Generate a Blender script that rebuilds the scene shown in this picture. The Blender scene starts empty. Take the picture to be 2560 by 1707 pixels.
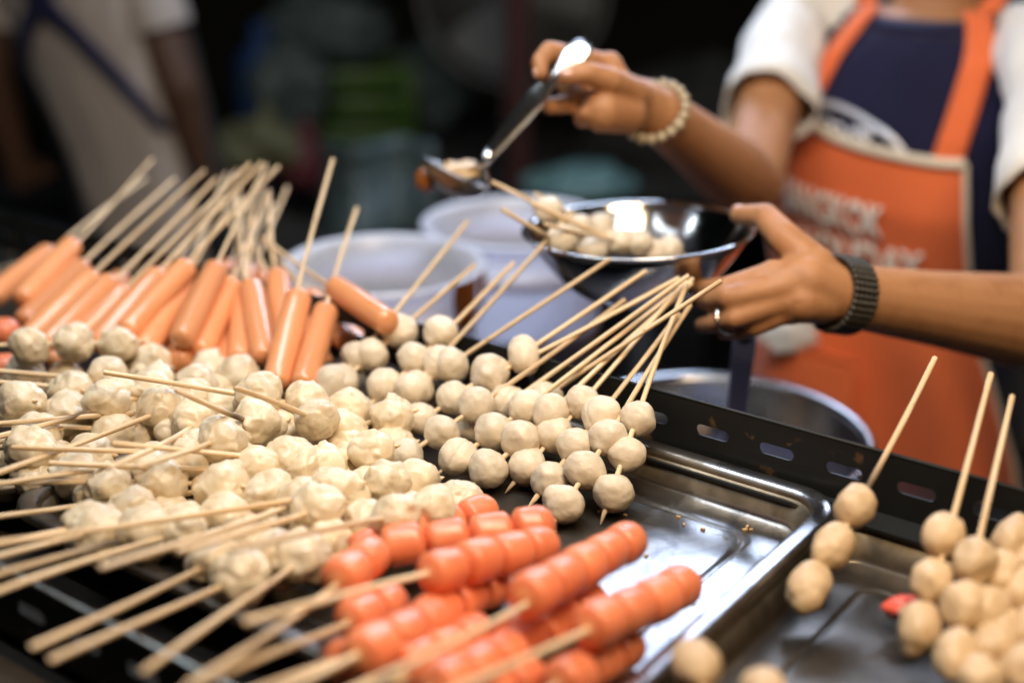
import bpy, bmesh, math, random
import numpy as np
from mathutils import Vector, Matrix, noise
random.seed(7)
R = math.radians
PI = math.pi
scene = bpy.context.scene
COL = scene.collection

# ------------------------------------------------------------------ camera
# units: metres; z = 0 is the floor of the steel trays; the street lies 0.98 m lower
STREET = -0.98
cam = bpy.data.cameras.new('camera')
cam_o = bpy.data.objects.new('camera', cam)
COL.objects.link(cam_o)
cam_o.location = (0, 0, 0.45)
cam_o.rotation_euler = (R(90 - 21.0), 0, 0)
cam.lens = 47.0
cam.sensor_width = 36.0
cam.clip_start = 0.02
cam.clip_end = 200
cam.dof.use_dof = True
cam.dof.focus_distance = 0.955
cam.dof.aperture_fstop = 1.7
cam.dof.aperture_blades = 9
scene.camera = cam_o

# ------------------------------------------------------------------ night sky
world = bpy.data.worlds.new('World')
scene.world = world
world.use_nodes = True
wn = world.node_tree.nodes
sky = wn.new('ShaderNodeTexSky')
sky.sky_type = 'NISHITA'
sky.sun_disc = False
sky.sun_elevation = R(2)
sky.sun_rotation = R(200)
wn['Background'].inputs['Strength'].default_value = 0.002
world.node_tree.links.new(sky.outputs['Color'], wn['Background'].inputs['Color'])

scene.view_settings.view_transform = 'Standard'
scene.view_settings.look = 'None'
scene.view_settings.exposure = -0.15
scene.view_settings.gamma = 1.0
scene.view_settings.use_curve_mapping = False
try:
    scene.cycles.use_denoising = True
    scene.cycles.max_bounces = 7
    scene.cycles.sample_clamp_indirect = 6.0
    scene.cycles.caustics_reflective = False
    scene.cycles.caustics_refractive = False
except Exception:
    pass

SKEWERS = [
    ('fish', (-0.1596, 0.9725, 0.017), (-0.0398, 1.1681, 0.1181), 3, None, None, 0.012, 0, 0, 'smooth fish ball skewer farthest left, its ball touching the orange sausages', 'smooth fish ball skewers leaning on the slotted rail'),
    ('fish', (-0.1591, 0.981, 0.017), (-0.0316, 1.1007, 0.0983), 4, None, None, 0.012, 0, 0, 'smooth fish ball skewer whose short blurred stick crosses the brown sauce drip', 'smooth fish ball skewers leaning on the slotted rail'),
    ('fish', (-0.1225, 0.966, 0.018), (0.0015, 1.0855, 0.1051), 4, None, None, 0.012, 0, 0, 'smooth fish ball skewer whose stick ends before the seam between two white buckets', 'smooth fish ball skewers leaning on the slotted rail'),
    ('fish', (-0.099, 0.9535, 0.018), (0.0518, 1.1237, 0.1393), 3, None, None, 0.012, 0, 0, 'smooth fish ball skewer with the tallest stick, its tip overlapping the bowl skewers', 'smooth fish ball skewers leaning on the slotted rail'),
    ('fish', (-0.0749, 0.9811, 0.034), (0.0802, 1.0455, 0.1208), 2, None, None, 0.012, 0, 0, 'smooth fish ball skewer whose stick tip ends just under the steel bowl rim', 'smooth fish ball skewers leaning on the slotted rail'),
    ('fish', (-0.0723, 0.9466, 0.02), (0.1076, 1.0221, 0.1183), 4, None, None, 0.012, 0, 0, 'smooth fish ball skewer with a big top ball at the rail, stick below the bowl', 'smooth fish ball skewers leaning on the slotted rail'),
    ('fish', (-0.019, 0.9652, 0.05), (0.1335, 1.0148, 0.1148), 2, None, None, 0.012, 0, 0, 'smooth fish ball skewer half buried behind the biggest top ball, stick nearly level', 'smooth fish ball skewers leaning on the slotted rail'),
    ('fish', (-0.0779, 0.8926, 0.017), (0.0908, 1.0172, 0.0956), 3, None, None, 0.012, 0, 0, 'smooth fish ball skewer with the short low stick ending beneath the bowl', 'smooth fish ball skewers leaning on the slotted rail'),
    ('fish', (-0.0305, 0.9373, 0.018), (0.1369, 0.9853, 0.1267), 2, None, None, 0.012, 0, 0, 'smooth fish ball skewer in the middle of the row, its ball half hidden under others', 'smooth fish ball skewers leaning on the slotted rail'),
    ('fish', (-0.04, 0.8875, 0.017), (0.1446, 1.0141, 0.1143), 3, None, None, 0.012, 0, 0, 'smooth fish ball skewer left in the front row, ending in a small sharp tip', 'smooth fish ball skewers leaning on the slotted rail'),
    ('fish', (-0.0003, 0.951, 0.018), (0.1545, 0.9365, 0.1383), 2, None, None, 0.012, 0, 0, 'smooth fish ball skewer with the stick reaching farthest right over the hand', 'smooth fish ball skewers leaning on the slotted rail'),
    ('fish', (-0.0167, 0.8712, 0.0155), (0.1431, 1.0075, 0.1129), 3, None, None, 0.012, 0, 0, 'smooth fish ball skewer of three balls with a lemon shaped front ball', 'smooth fish ball skewers leaning on the slotted rail'),
    ('fish', (0.0114, 0.8776, 0.0155), (0.1365, 0.9974, 0.1181), 3, None, None, 0.012, 0, 0, 'smooth fish ball skewer in the front row with a pointed stick end poking out below', 'smooth fish ball skewers leaning on the slotted rail'),
    ('fish', (0.0264, 0.8546, 0.0155), (0.1293, 0.9728, 0.0997), 3, None, None, 0.012, 0, 0, 'smooth fish ball skewer touching the lowest front ball, with a bare pointed end', 'smooth fish ball skewers leaning on the slotted rail'),
    ('fish', (0.0363, 0.8204, 0.0155), (0.1398, 0.988, 0.1014), 3, None, None, 0.012, 0, 0, 'smooth fish ball skewer holding the lowest ball of the pile', 'smooth fish ball skewers leaning on the slotted rail'),
    ('fish', (0.0698, 0.8359, 0.0155), (0.1371, 0.9939, 0.1174), 3, None, None, 0.012, 0, 0, 'smooth fish ball skewer farthest right in the steel tray, steepest stick', 'smooth fish ball skewers leaning on the slotted rail'),
    ('meat', (-0.3276, 1.041, 0.05), (-0.4574, 1.0023, 0.06), 3, None, None, 0.012, 0, 0, 'top row rough meatball skewer lying level against the orange sausages', 'rough meatball skewers heaped in the steel tray'),
    ('meat', (-0.2498, 0.9832, 0.035), (-0.4385, 0.9631, 0.06), 3, None, None, 0.012, 0, 0, 'rough meatball skewer with a long level stick below the top row of meatballs', 'rough meatball skewers heaped in the steel tray'),
    ('meat', (-0.3065, 0.9596, 0.035), (-0.4394, 0.9402, 0.06), 2, None, None, 0.012, 0, 0, 'rough meatball skewer whose stick runs off the left edge just under another level stick', 'rough meatball skewers heaped in the steel tray'),
    ('meat', (-0.1234, 0.9343, 0.034), (-0.2935, 0.8889, 0.085), 3, None, None, 0.012, 0, 0, 'rough meatball skewer with the long stick slanting across the heap to the right', 'rough meatball skewers heaped in the steel tray'),
    ('meat', (-0.175, 0.9117, 0.028), (-0.2212, 0.81, 0.105), 2, None, None, 0.012, 1, 0, 'rough meatball skewer with a dark scorched stick end pointing down to the right', 'rough meatball skewers heaped in the steel tray'),
    ('meat', (-0.1248, 0.9156, 0.028), (-0.1852, 0.8247, 0.1), 2, None, None, 0.012, 0, 0, 'rough meatball skewer with a short blurred stick beside the front sausages', 'rough meatball skewers heaped in the steel tray'),
    ('meat', (-0.2991, 0.924, 0.035), (-0.43, 0.915, 0.055), 2, None, None, 0.012, 0, 0, 'rough meatball skewer whose stick enters a meatball from the left edge, slanting gently down', 'rough meatball skewers heaped in the steel tray'),
    ('meat', (-0.275, 0.9349, 0.05), (-0.3784, 0.8181, 0.06), 2, None, None, 0.012, 1, 0, 'rough meatball skewer with a stick rising to the right and a scorched end', 'rough meatball skewers heaped in the steel tray'),
    ('meat', (-0.2544, 0.9208, 0.04), (-0.3942, 0.8375, 0.065), 1, None, None, 0.012, 0, 0, 'rough meatball skewer on the heap with a stick almost level above two others', 'rough meatball skewers heaped in the steel tray'),
    ('meat', (-0.2444, 0.9365, 0.045), (-0.3451, 0.7368, 0.07), 2, None, None, 0.012, 0, 0, 'rough meatball skewer with the long stick rising steeply from the left edge', 'rough meatball skewers heaped in the steel tray'),
    ('meat', (-0.292, 0.8951, 0.035), (-0.4117, 0.8753, 0.05), 1, None, None, 0.012, 0, 0, 'single rough meatball on a stick level under the crossing sticks', 'rough meatball skewers heaped in the steel tray'),
    ('meat', (-0.2314, 0.8885, 0.045), (-0.2433, 0.726, 0.09), 1, None, None, 0.012, 0, 0, 'rough meatball with a short pale upright stick, left of a matching one', 'rough meatball skewers heaped in the steel tray'),
    ('meat', (-0.1985, 0.882, 0.04), (-0.2271, 0.7271, 0.09), 2, None, None, 0.012, 0, 0, 'rough meatball skewer with a short pale upright stick, right of a matching one', 'rough meatball skewers heaped in the steel tray'),
    ('meat', (-0.1454, 0.8435, 0.03), (-0.3049, 0.7929, 0.06), 2, None, None, 0.012, 0, 0, 'rough meatball skewer with a thick level stick pointing straight at the left edge', 'rough meatball skewers heaped in the steel tray'),
    ('meat', (-0.159, 0.8499, 0.034), (-0.2581, 0.7807, 0.08), 1, None, None, 0.012, 0, 0, 'rough meatball skewer with a bold blurred stick falling gently to the right', 'rough meatball skewers heaped in the steel tray'),
    ('meat', (-0.1963, 0.8539, 0.03), (-0.3293, 0.7958, 0.07), 2, None, None, 0.012, 0, 0, 'rough meatball skewer with a blunt stick end beside the left edge of the tray', 'rough meatball skewers heaped in the steel tray'),
    ('meat', (-0.2234, 0.8527, 0.035), (-0.3524, 0.7515, 0.06), 2, None, None, 0.012, 0, 0, 'rough meatball skewer whose stick lies over the round smooth meatball', 'rough meatball skewers heaped in the steel tray'),
    ('meat', (-0.203, 0.8228, 0.028), (-0.3667, 0.772, 0.055), 3, None, None, 0.012, 0, 0, 'rough meatball skewer in a level row with the smoothest round meatball', 'rough meatball skewers heaped in the steel tray'),
    ('meat', (-0.2826, 0.8062, 0.025), (-0.3428, 0.7183, 0.055), 1, None, None, 0.012, 0, 0, 'rough meatball on a stick passing above the empty tray corner', 'rough meatball skewers heaped in the steel tray'),
    ('meat', (-0.2488, 0.7817, 0.025), (-0.3274, 0.6793, 0.055), 2, None, None, 0.012, 0, 0, 'rough meatball skewer whose stick crosses the empty tray corner', 'rough meatball skewers heaped in the steel tray'),
    ('meat', (-0.2408, 0.7728, 0.025), (-0.3176, 0.6563, 0.06), 2, None, None, 0.012, 0, 0, 'rough meatball skewer with the stick just below the tray corner', 'rough meatball skewers heaped in the steel tray'),
    ('meat', (-0.2143, 0.7703, 0.028), (-0.3036, 0.6287, 0.065), 2, None, None, 0.012, 1, 0, 'rough meatball skewer with a scorched stick over the dark gap', 'rough meatball skewers heaped in the steel tray'),
    ('meat', (-0.1883, 0.775, 0.028), (-0.2875, 0.6174, 0.065), 2, None, None, 0.012, 0, 0, 'rough meatball skewer with the lowest stick that leaves the left edge', 'rough meatball skewers heaped in the steel tray'),
    ('meat', (-0.1397, 0.7865, 0.036), (-0.2184, 0.6178, 0.085), 1, None, None, 0.012, 0, 0, 'rough meatball skewer with a bold blunt stick slanting above the tray edge', 'rough meatball skewers heaped in the steel tray'),
    ('meat', (-0.0871, 0.8117, 0.034), (-0.3077, 0.6554, 0.075), 2, None, None, 0.012, 0, 0, 'rough meatball skewer with the longest stick, bending low over the heap', 'rough meatball skewers heaped in the steel tray'),
    ('meat', (-0.1119, 0.7929, 0.032), (-0.1829, 0.6424, 0.08), 2, None, None, 0.012, 0, 0, 'rough meatball skewer with a pale blurred blunt stick above the lowest meatballs', 'rough meatball skewers heaped in the steel tray'),
    ('meat', (-0.1679, 0.7471, 0.026), (-0.2453, 0.5805, 0.06), 2, None, None, 0.012, 0, 0, 'rough meatball skewer whose blurred stick hangs over the front rail, upper of the pair', 'rough meatball skewers heaped in the steel tray'),
    ('meat', (-0.1454, 0.7284, 0.024), (-0.2322, 0.5694, 0.06), 2, None, None, 0.012, 0, 0, 'rough meatball skewer whose blurred stick hangs over the front rail, lower of the pair', 'rough meatball skewers heaped in the steel tray'),
    ('meat', (-0.1176, 0.7494, 0.026), (-0.1806, 0.5518, 0.065), 2, None, None, 0.012, 0, 0, 'rough meatball skewer beside the red sausages with a thick blurred stick', 'rough meatball skewers heaped in the steel tray'),
    ('meat', (-0.0535, 0.7844, 0.03), (-0.1525, 0.6361, 0.085), 2, None, None, 0.012, 0, 0, 'rough meatball skewer whose stick points at the row of red sausages', 'rough meatball skewers heaped in the steel tray'),
    ('meat', (-0.2255, 1.0143, 0.03), (-0.2994, 1.0719, 0.02), 2, None, None, 0.012, 0, 0, 'sunk meatballs touching the low ends of the orange sausages, no stick showing', 'rough meatballs half buried in the heap'),
    ('meat', (-0.3001, 1.0402, 0.028), (-0.3497, 1.0639, 0.02), 2, None, None, 0.012, 0, 0, 'sunk meatballs just below the rightmost top row meatball, no stick showing', 'rough meatballs half buried in the heap'),
    ('meat', (-0.0912, 0.9268, 0.033), (-0.1579, 0.924, 0.015), 2, None, None, 0.012, 0, 0, 'large pale meatball at the border with the smooth fish balls, stick buried', 'rough meatballs half buried in the heap'),
    ('meat', (-0.3446, 0.8805, 0.04), (-0.3903, 0.8774, 0.03), 1, None, None, 0.012, 0, 0, 'single browned meatball at the left edge above the blunt stick end', 'rough meatballs half buried in the heap'),
    ('meat', (-0.302, 0.8341, 0.03), (-0.355, 0.8451, 0.02), 2, None, None, 0.012, 0, 0, 'pair of meatballs left of the smoothest round one, sticks buried', 'rough meatballs half buried in the heap'),
    ('meat', (-0.3362, 0.8489, 0.045), (-0.3966, 0.8774, 0.03), 1, None, None, 0.012, 0, 0, 'single meatball at the left edge right behind the blunt stick end', 'rough meatballs half buried in the heap'),
    ('meat', (-0.3675, 0.9151, 0.05), (-0.4283, 0.9516, 0.03), 1, None, None, 0.012, 0, 0, 'single big meatball at the left edge, highest there', 'rough meatballs half buried in the heap'),
    ('meat', (-0.3407, 0.9475, 0.045), (-0.4061, 1.0005, 0.02), 1, None, None, 0.012, 0, 0, 'single meatball under the level stick near the left edge', 'rough meatballs half buried in the heap'),
    ('meat', (-0.1004, 0.8597, 0.034), (-0.1641, 0.8417, 0.02), 2, None, None, 0.012, 0, 0, 'shiny meatball pair nearest the fish balls, above the empty tray floor', 'rough meatballs half buried in the heap'),
    ('meat', (-0.0686, 0.8417, 0.02), (-0.1364, 0.8169, 0.016), 3, None, None, 0.012, 0, 0, 'meatballs at the right border of the heap, pointing at the lowest fish balls', 'rough meatballs half buried in the heap'),
    ('meat', (-0.0341, 0.8169, 0.017), (-0.0933, 0.8044, 0.016), 2, None, None, 0.012, 0, 0, 'meatballs at the far right tip of the heap, touching the red sausages', 'rough meatballs half buried in the heap'),
    ('meat', (-0.0949, 0.7722, 0.026), (-0.148, 0.7595, 0.018), 2, None, None, 0.012, 0, 0, 'blurred meatballs between the heap and the back red sausage, stick buried', 'rough meatballs half buried in the heap'),
    ('meat', (-0.1623, 0.7984, 0.034), (-0.225, 0.8251, 0.015), 2, None, None, 0.012, 0, 0, 'smooth sided meatballs in the lower middle of the heap, stick buried', 'rough meatballs half buried in the heap'),
    ('meat', (-0.1928, 0.9249, 0.04), (-0.257, 0.9532, 0.02), 2, None, None, 0.012, 0, 0, 'meatballs under the scorched stick end in the middle of the heap', 'rough meatballs half buried in the heap'),
    ('meat', (-0.2463, 0.8996, 0.035), (-0.2971, 0.9134, 0.02), 2, None, None, 0.012, 0, 0, 'shiny meatballs right under the short pale upright sticks', 'rough meatballs half buried in the heap'),
    ('meat', (-0.1838, 0.8998, 0.036), (-0.2331, 0.8909, 0.02), 1, None, None, 0.012, 0, 0, 'single meatball wedged right below the scorched stick end', 'rough meatballs half buried in the heap'),
    ('meat', (-0.1952, 0.8028, 0.034), (-0.239, 0.8213, 0.017), 1, None, None, 0.012, 0, 0, 'single glossy meatball right of the level row with the round one', 'rough meatballs half buried in the heap'),
    ('meat', (-0.3487, 0.8897, 0.017), (-0.3877, 0.8824, 0.017), 2, None, None, 0.012, 0, 0, 'shaded meatballs low at the left edge under crossing sticks', 'rough meatballs half buried in the heap'),
    ('meat', (-0.1559, 0.7904, 0.017), (-0.2024, 0.7904, 0.017), 2, None, None, 0.012, 0, 0, 'shaded meatballs low in the heap under the long bending stick', 'rough meatballs half buried in the heap'),
    ('meat', (-0.1183, 0.8682, 0.017), (-0.1674, 0.8613, 0.017), 2, None, None, 0.012, 0, 0, 'shaded meatballs low beneath the shiny pair', 'rough meatballs half buried in the heap'),
    ('meat', (-0.1276, 0.7964, 0.017), (-0.1675, 0.7904, 0.017), 2, None, None, 0.012, 0, 0, 'shaded meatballs low behind the blurred front ones', 'rough meatballs half buried in the heap'),
    ('meat', (-0.2041, 1.0005, 0.02), (-0.2537, 1.0005, 0.02), 2, None, None, 0.012, 0, 0, 'meatballs low under the stick that slants across the heap', 'rough meatballs half buried in the heap'),
    ('meat', (-0.1999, 0.8069, 0.018), (-0.2339, 0.8007, 0.018), 2, None, None, 0.012, 0, 0, 'meatballs low below the level row, above the tray corner', 'rough meatballs half buried in the heap'),
    ('meat', (-0.0903, 0.91, 0.018), (-0.1342, 0.895, 0.018), 2, None, None, 0.012, 0, 0, 'meatballs low between the shiny pair and the large pale one', 'rough meatballs half buried in the heap'),
    ('meat', (-0.3008, 0.863, 0.03), (-0.3534, 0.8763, 0.02), 2, None, None, 0.012, 0, 0, 'meatballs under the bundle of level sticks at the left', 'rough meatballs half buried in the heap'),
    ('meat', (-0.3008, 1.0328, 0.02), (-0.3541, 1.0281, 0.02), 2, None, None, 0.012, 0, 0, 'shaded meatballs low under the second level stick', 'rough meatballs half buried in the heap'),
    ('meat', (-0.3737, 1.0328, 0.02), (-0.4283, 1.0328, 0.02), 2, None, None, 0.012, 0, 0, 'shaded meatballs low right under the leftmost top row meatballs', 'rough meatballs half buried in the heap'),
    ('meat', (-0.2913, 0.9276, 0.017), (-0.3487, 0.9198, 0.017), 2, None, None, 0.012, 0, 0, 'shaded meatballs deep under the crossing sticks', 'rough meatballs half buried in the heap'),
    ('meat', (-0.1924, 0.8613, 0.017), (-0.2424, 0.8613, 0.017), 2, None, None, 0.012, 0, 0, 'shaded meatballs deep in the centre of the heap', 'rough meatballs half buried in the heap'),
    ('meat', (-0.1572, 0.9198, 0.017), (-0.2005, 0.9045, 0.017), 2, None, None, 0.012, 0, 0, 'shaded meatballs deep under the bold blurred stick', 'rough meatballs half buried in the heap'),
    ('red', (-0.0219, 0.797, 0.02), (-0.1425, 0.71, 0.022), 4, None, None, 0.012, 0, 0, 'red sausage skewer at the back of the row, touching the meatballs', 'red sausage skewers at the front of the tray'),
    ('red', (0.0139, 0.7548, 0.034), (-0.1221, 0.7197, 0.03), 4, None, None, 0.012, 0, 0, 'glossy red sausage skewer lying level at the back, next to the empty tray gap', 'red sausage skewers at the front of the tray'),
    ('red', (-0.0859, 0.7036, 0.04), (-0.1521, 0.5268, 0.075), 2, None, None, 0.012, 0, 0, 'short red sausage skewer with two pieces on the left and a long blurred stick', 'red sausage skewers at the front of the tray'),
    ('red', (0.0164, 0.7368, 0.03), (-0.1339, 0.5731, 0.08), 4, None, None, 0.012, 0, 0, 'red sausage skewer second from the back, its stick pale and blurred', 'red sausage skewers at the front of the tray'),
    ('red', (0.0713, 0.7406, 0.03), (-0.0866, 0.4867, 0.09), 5, None, None, 0.012, 0, 0, 'long red sausage skewer reaching the bright tray floor', 'red sausage skewers at the front of the tray'),
    ('red', (-0.0137, 0.713, 0.014), (-0.1274, 0.5306, 0.06), 3, None, None, 0.012, 0, 0, 'paler orange red sausage skewer tucked under the long one', 'red sausage skewers at the front of the tray'),
    ('red', (-0.0738, 0.6838, 0.02), (-0.1585, 0.526, 0.07), 2, None, None, 0.012, 0, 0, 'thick dark red sausage skewer at the left of the row', 'red sausage skewers at the front of the tray'),
    ('red', (0.0995, 0.6902, 0.028), (-0.0671, 0.4797, 0.085), 4, None, None, 0.012, 0, 0, 'red sausage skewer nearest the front right, its end by the tray rim', 'red sausage skewers at the front of the tray'),
    ('red', (0.0635, 0.6484, 0.0135), (-0.0356, 0.5113, 0.05), 3, None, None, 0.012, 0, 0, 'red sausage skewer under the front one at the bottom edge', 'red sausage skewers at the front of the tray'),
    ('red', (-0.0241, 0.66, 0.016), (-0.1293, 0.4985, 0.06), 3, None, None, 0.012, 0, 0, 'red sausage skewer low in the blurred front middle', 'red sausage skewers at the front of the tray'),
    ('red', (0.0445, 0.6973, 0.013), (-0.0632, 0.5919, 0.03), 3, None, None, 0.012, 0, 0, 'red sausage skewer in shade beneath the long one', 'red sausage skewers at the front of the tray'),
    ('red', (-0.0731, 0.6387, 0.02), (-0.1402, 0.5323, 0.06), 2, None, None, 0.012, 0, 0, 'red sausage skewer at the bottom left of the row, very blurred', 'red sausage skewers at the front of the tray'),
    ('red', (0.0057, 0.6156, 0.016), (-0.0848, 0.513, 0.04), 3, None, None, 0.012, 0, 0, 'red sausage skewer cut off by the bottom edge of the picture', 'red sausage skewers at the front of the tray'),
    ('red', (-0.0469, 0.6475, 0.032), (-0.1289, 0.5022, 0.075), 3, None, None, 0.012, 0, 0, 'red sausage skewer filling the gap left of the paler orange one, blurred', 'red sausage skewers at the front of the tray'),
    ('red', (-0.0038, 0.6219, 0.028), (-0.0906, 0.4798, 0.07), 3, None, None, 0.012, 0, 0, 'red sausage skewer just above the bottom edge in the blurred middle', 'red sausage skewers at the front of the tray'),
    ('red', (0.0252, 0.6706, 0.012), (-0.0743, 0.566, 0.03), 3, None, None, 0.012, 0, 0, 'red sausage skewer lying flat on the tray between the long ones', 'red sausage skewers at the front of the tray'),
    ('red', (-0.4535, 1.118, 0.03), (-0.5122, 1.1092, 0.03), 1, None, None, 0.012, 0, 0, 'lone pink red sausage end at the left edge behind the meatballs', 'red sausage skewers at the front of the tray'),
    ('red', (-0.434, 1.0569, 0.02), (-0.4907, 1.052, 0.02), 1, None, None, 0.012, 0, 0, 'lone red sausage end low at the left edge between the meatballs', 'red sausage skewers at the front of the tray'),
    ('egg', (0.1824, 0.7081, 0.017), (0.2912, 0.8549, 0.11), 3, None, None, 0.0, 2, 0, 'speckled fish ball skewer standing alone beside the tray divider, stick scorched in the middle', 'speckled fish ball skewers in the right tray'),
    ('egg', (0.2354, 0.6615, 0.018), (0.3165, 0.8172, 0.1138), 3, None, None, 0.012, 0, 0, 'speckled fish ball skewer with the taller of the two sticks at the right', 'speckled fish ball skewers in the right tray'),
    ('egg', (0.2473, 0.6341, 0.02), (0.3272, 0.8035, 0.1035), 3, None, None, 0.012, 0, 0, 'speckled fish ball skewer with the shorter of the two sticks at the right', 'speckled fish ball skewers in the right tray'),
    ('egg', (0.281, 0.6522, 0.022), (0.381, 0.8171, 0.075), 3, None, None, 0.012, 0, 0, 'speckled fish ball skewer at the right edge, its stick out of the picture', 'speckled fish ball skewers in the right tray'),
    ('egg', (0.2543, 0.6128, 0.018), (0.3564, 0.7837, 0.0369), 2, None, None, 0.012, 0, 0, 'speckled fish ball skewer at the bottom right corner under the others', 'speckled fish ball skewers in the right tray'),
    ('egg', (0.0973, 0.6023, 0.035), (0.0951, 0.513, 0.03), 1, None, None, 0.012, 0, 0, 'blurred speckled fish ball by the tray divider at the bottom edge', 'speckled fish balls cut by the bottom edge'),
    ('egg', (0.1328, 0.5806, 0.03), (0.1311, 0.498, 0.03), 1, None, None, 0.012, 0, 0, 'blurred speckled fish ball barely peeping over the bottom edge', 'speckled fish balls cut by the bottom edge'),
    ('orange', (-0.4863, 1.1743, 0.04), (-0.3992, 1.4242, 0.0934), 1, 0.1, None, 0.012, 0, 0, 'orange sausage at the far left, cut by the picture edge', 'long orange sausages on sticks piled in the left tray'),
    ('orange', (-0.4503, 1.1539, 0.045), (-0.3813, 1.3924, 0.1222), 1, 0.1, None, 0.012, 0, 0, 'orange sausage with a pale sheen, second from the left, farthest stick tip', 'long orange sausages on sticks piled in the left tray'),
    ('orange', (-0.4445, 1.1371, 0.03), (-0.353, 1.3681, 0.1066), 1, 0.1, None, 0.012, 0, 0, 'orange sausage in the blurred back of the heap, under two sticks', 'long orange sausages on sticks piled in the left tray'),
    ('orange', (-0.4257, 1.0878, 0.03), (-0.3072, 1.3087, 0.1304), 1, 0.1, None, 0.012, 0, 0, 'broad orange sausage at the left just above the top meatballs', 'long orange sausages on sticks piled in the left tray'),
    ('orange', (-0.4004, 1.0645, 0.035), (-0.2914, 1.2876, 0.1276), 1, 0.1, None, 0.012, 0, 0, 'orange sausage just behind the leftmost top meatball', 'long orange sausages on sticks piled in the left tray'),
    ('orange', (-0.3958, 1.0619, 0.02), (-0.2505, 1.2558, 0.1501), 1, 0.1, None, 0.012, 0, 0, 'orange sausage resting on the first two top row meatballs', 'long orange sausages on sticks piled in the left tray'),
    ('orange', (-0.3576, 1.0645, 0.035), (-0.2415, 1.2678, 0.1481), 1, 0.1, None, 0.012, 0, 0, 'orange sausage directly behind the third top row meatball', 'long orange sausages on sticks piled in the left tray'),
    ('orange', (-0.3278, 1.0564, 0.05), (-0.2263, 1.2708, 0.1435), 1, 0.1, None, 0.012, 0, 0, 'glossy orange sausage with the longest pink highlight, left of the middle', 'long orange sausages on sticks piled in the left tray'),
    ('orange', (-0.3119, 1.0463, 0.035), (-0.2666, 1.2619, 0.1168), 1, 0.1, None, 0.012, 0, 0, 'orange sausage with its rounded end on the meatballs and one short highlight', 'long orange sausages on sticks piled in the left tray'),
    ('orange', (-0.276, 1.036, 0.05), (-0.2352, 1.2563, 0.1491), 1, 0.1, None, 0.012, 0, 0, 'glossy orange sausage raised in the middle of the fan', 'long orange sausages on sticks piled in the left tray'),
    ('orange', (-0.2632, 1.0463, 0.035), (-0.2362, 1.2635, 0.1207), 1, 0.1, None, 0.012, 0, 0, 'glossy orange sausage right of the raised one, with a long white highlight', 'long orange sausages on sticks piled in the left tray'),
    ('orange', (-0.2283, 1.0421, 0.03), (-0.249, 1.2449, 0.1127), 1, 0.1, None, 0.012, 0, 0, 'upright orange sausage in the middle, its stick hidden in the bundle', 'long orange sausages on sticks piled in the left tray'),
    ('orange', (-0.2455, 1.0424, 0.016), (-0.2597, 1.2322, 0.0773), 1, 0.1, None, 0.012, 0, 0, 'orange sausage low between two others, mostly hidden', 'long orange sausages on sticks piled in the left tray'),
    ('orange', (-0.2058, 1.0326, 0.035), (-0.261, 1.2253, 0.1256), 1, 0.1, None, 0.012, 0, 0, 'orange sausage whose stick leans left into the bundle', 'long orange sausages on sticks piled in the left tray'),
    ('orange', (-0.1962, 1.0773, 0.03), (-0.2378, 1.2743, 0.1188), 1, 0.1, None, 0.012, 0, 0, 'orange sausage with a pale pink end, behind the two front ones', 'long orange sausages on sticks piled in the left tray'),
    ('orange', (-0.1905, 0.9906, 0.03), (-0.1641, 1.2043, 0.1665), 1, 0.1, None, 0.012, 0, 0, 'front orange sausage with the tallest stick', 'long orange sausages on sticks piled in the left tray'),
    ('orange', (-0.1678, 0.9861, 0.03), (-0.1437, 1.2014, 0.1211), 1, 0.1, None, 0.012, 0, 0, 'front orange sausage right of the one with the tallest stick', 'long orange sausages on sticks piled in the left tray'),
    ('orange', (-0.0988, 1.0234, 0.072), (-0.2377, 1.2184, 0.0879), 1, 0.1, None, 0.012, 0, 0, 'orange sausage on top at the right, pointing toward the bucket', 'long orange sausages on sticks piled in the left tray'),
    ('orange', (-0.1428, 1.0878, 0.03), (-0.2457, 1.2794, 0.0631), 1, 0.1, None, 0.012, 0, 0, 'orange sausage at the right under the topmost one', 'long orange sausages on sticks piled in the left tray'),
    ('orange', (-0.1237, 1.082, 0.018), (-0.2323, 1.271, 0.0475), 1, 0.1, None, 0.012, 0, 0, 'orange sausage at the right whose end touches a smooth fish ball', 'long orange sausages on sticks piled in the left tray'),
    ('orange', (-0.0856, 1.1079, 0.016), (-0.2103, 1.2891, 0.0233), 1, 0.1, None, 0.012, 0, 0, 'orange sausage at the far right, lying against the rail', 'long orange sausages on sticks piled in the left tray'),
    ('orange', (-0.2794, 1.0353, 0.03), (-0.2842, 1.233, 0.0596), 1, 0.1, None, 0.012, 0, 0, 'orange sausage seen end on as a small disc above the meatballs', 'long orange sausages on sticks piled in the left tray'),
    ('orange', (-0.2989, 1.0769, 0.018), (-0.3071, 1.2883, 0.0785), 1, 0.1, None, 0.012, 0, 0, 'orange sausage buried under the fan, only its side showing', 'long orange sausages on sticks piled in the left tray'),
    ('orange', (-0.4053, 1.1469, 0.02), (-0.3365, 1.3807, 0.0759), 1, 0.1, None, 0.012, 0, 0, 'orange sausage buried under the fan at the left, in deep blur', 'long orange sausages on sticks piled in the left tray'),
    ('orange', (-0.161, 1.0618, 0.016), (-0.2588, 1.2439, 0.0913), 1, 0.1, None, 0.012, 0, 0, 'orange sausage lying lowest between the front ones and the fish balls', 'long orange sausages on sticks piled in the left tray'),
    ('orange', (-0.3175, 1.1469, 0.02), (-0.3065, 1.4035, 0.1034), 1, 0.1, None, 0.012, 0, 0, 'orange sausage deep in the fan whose pale stick tops the left bundle', 'long orange sausages on sticks piled in the left tray'),
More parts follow.
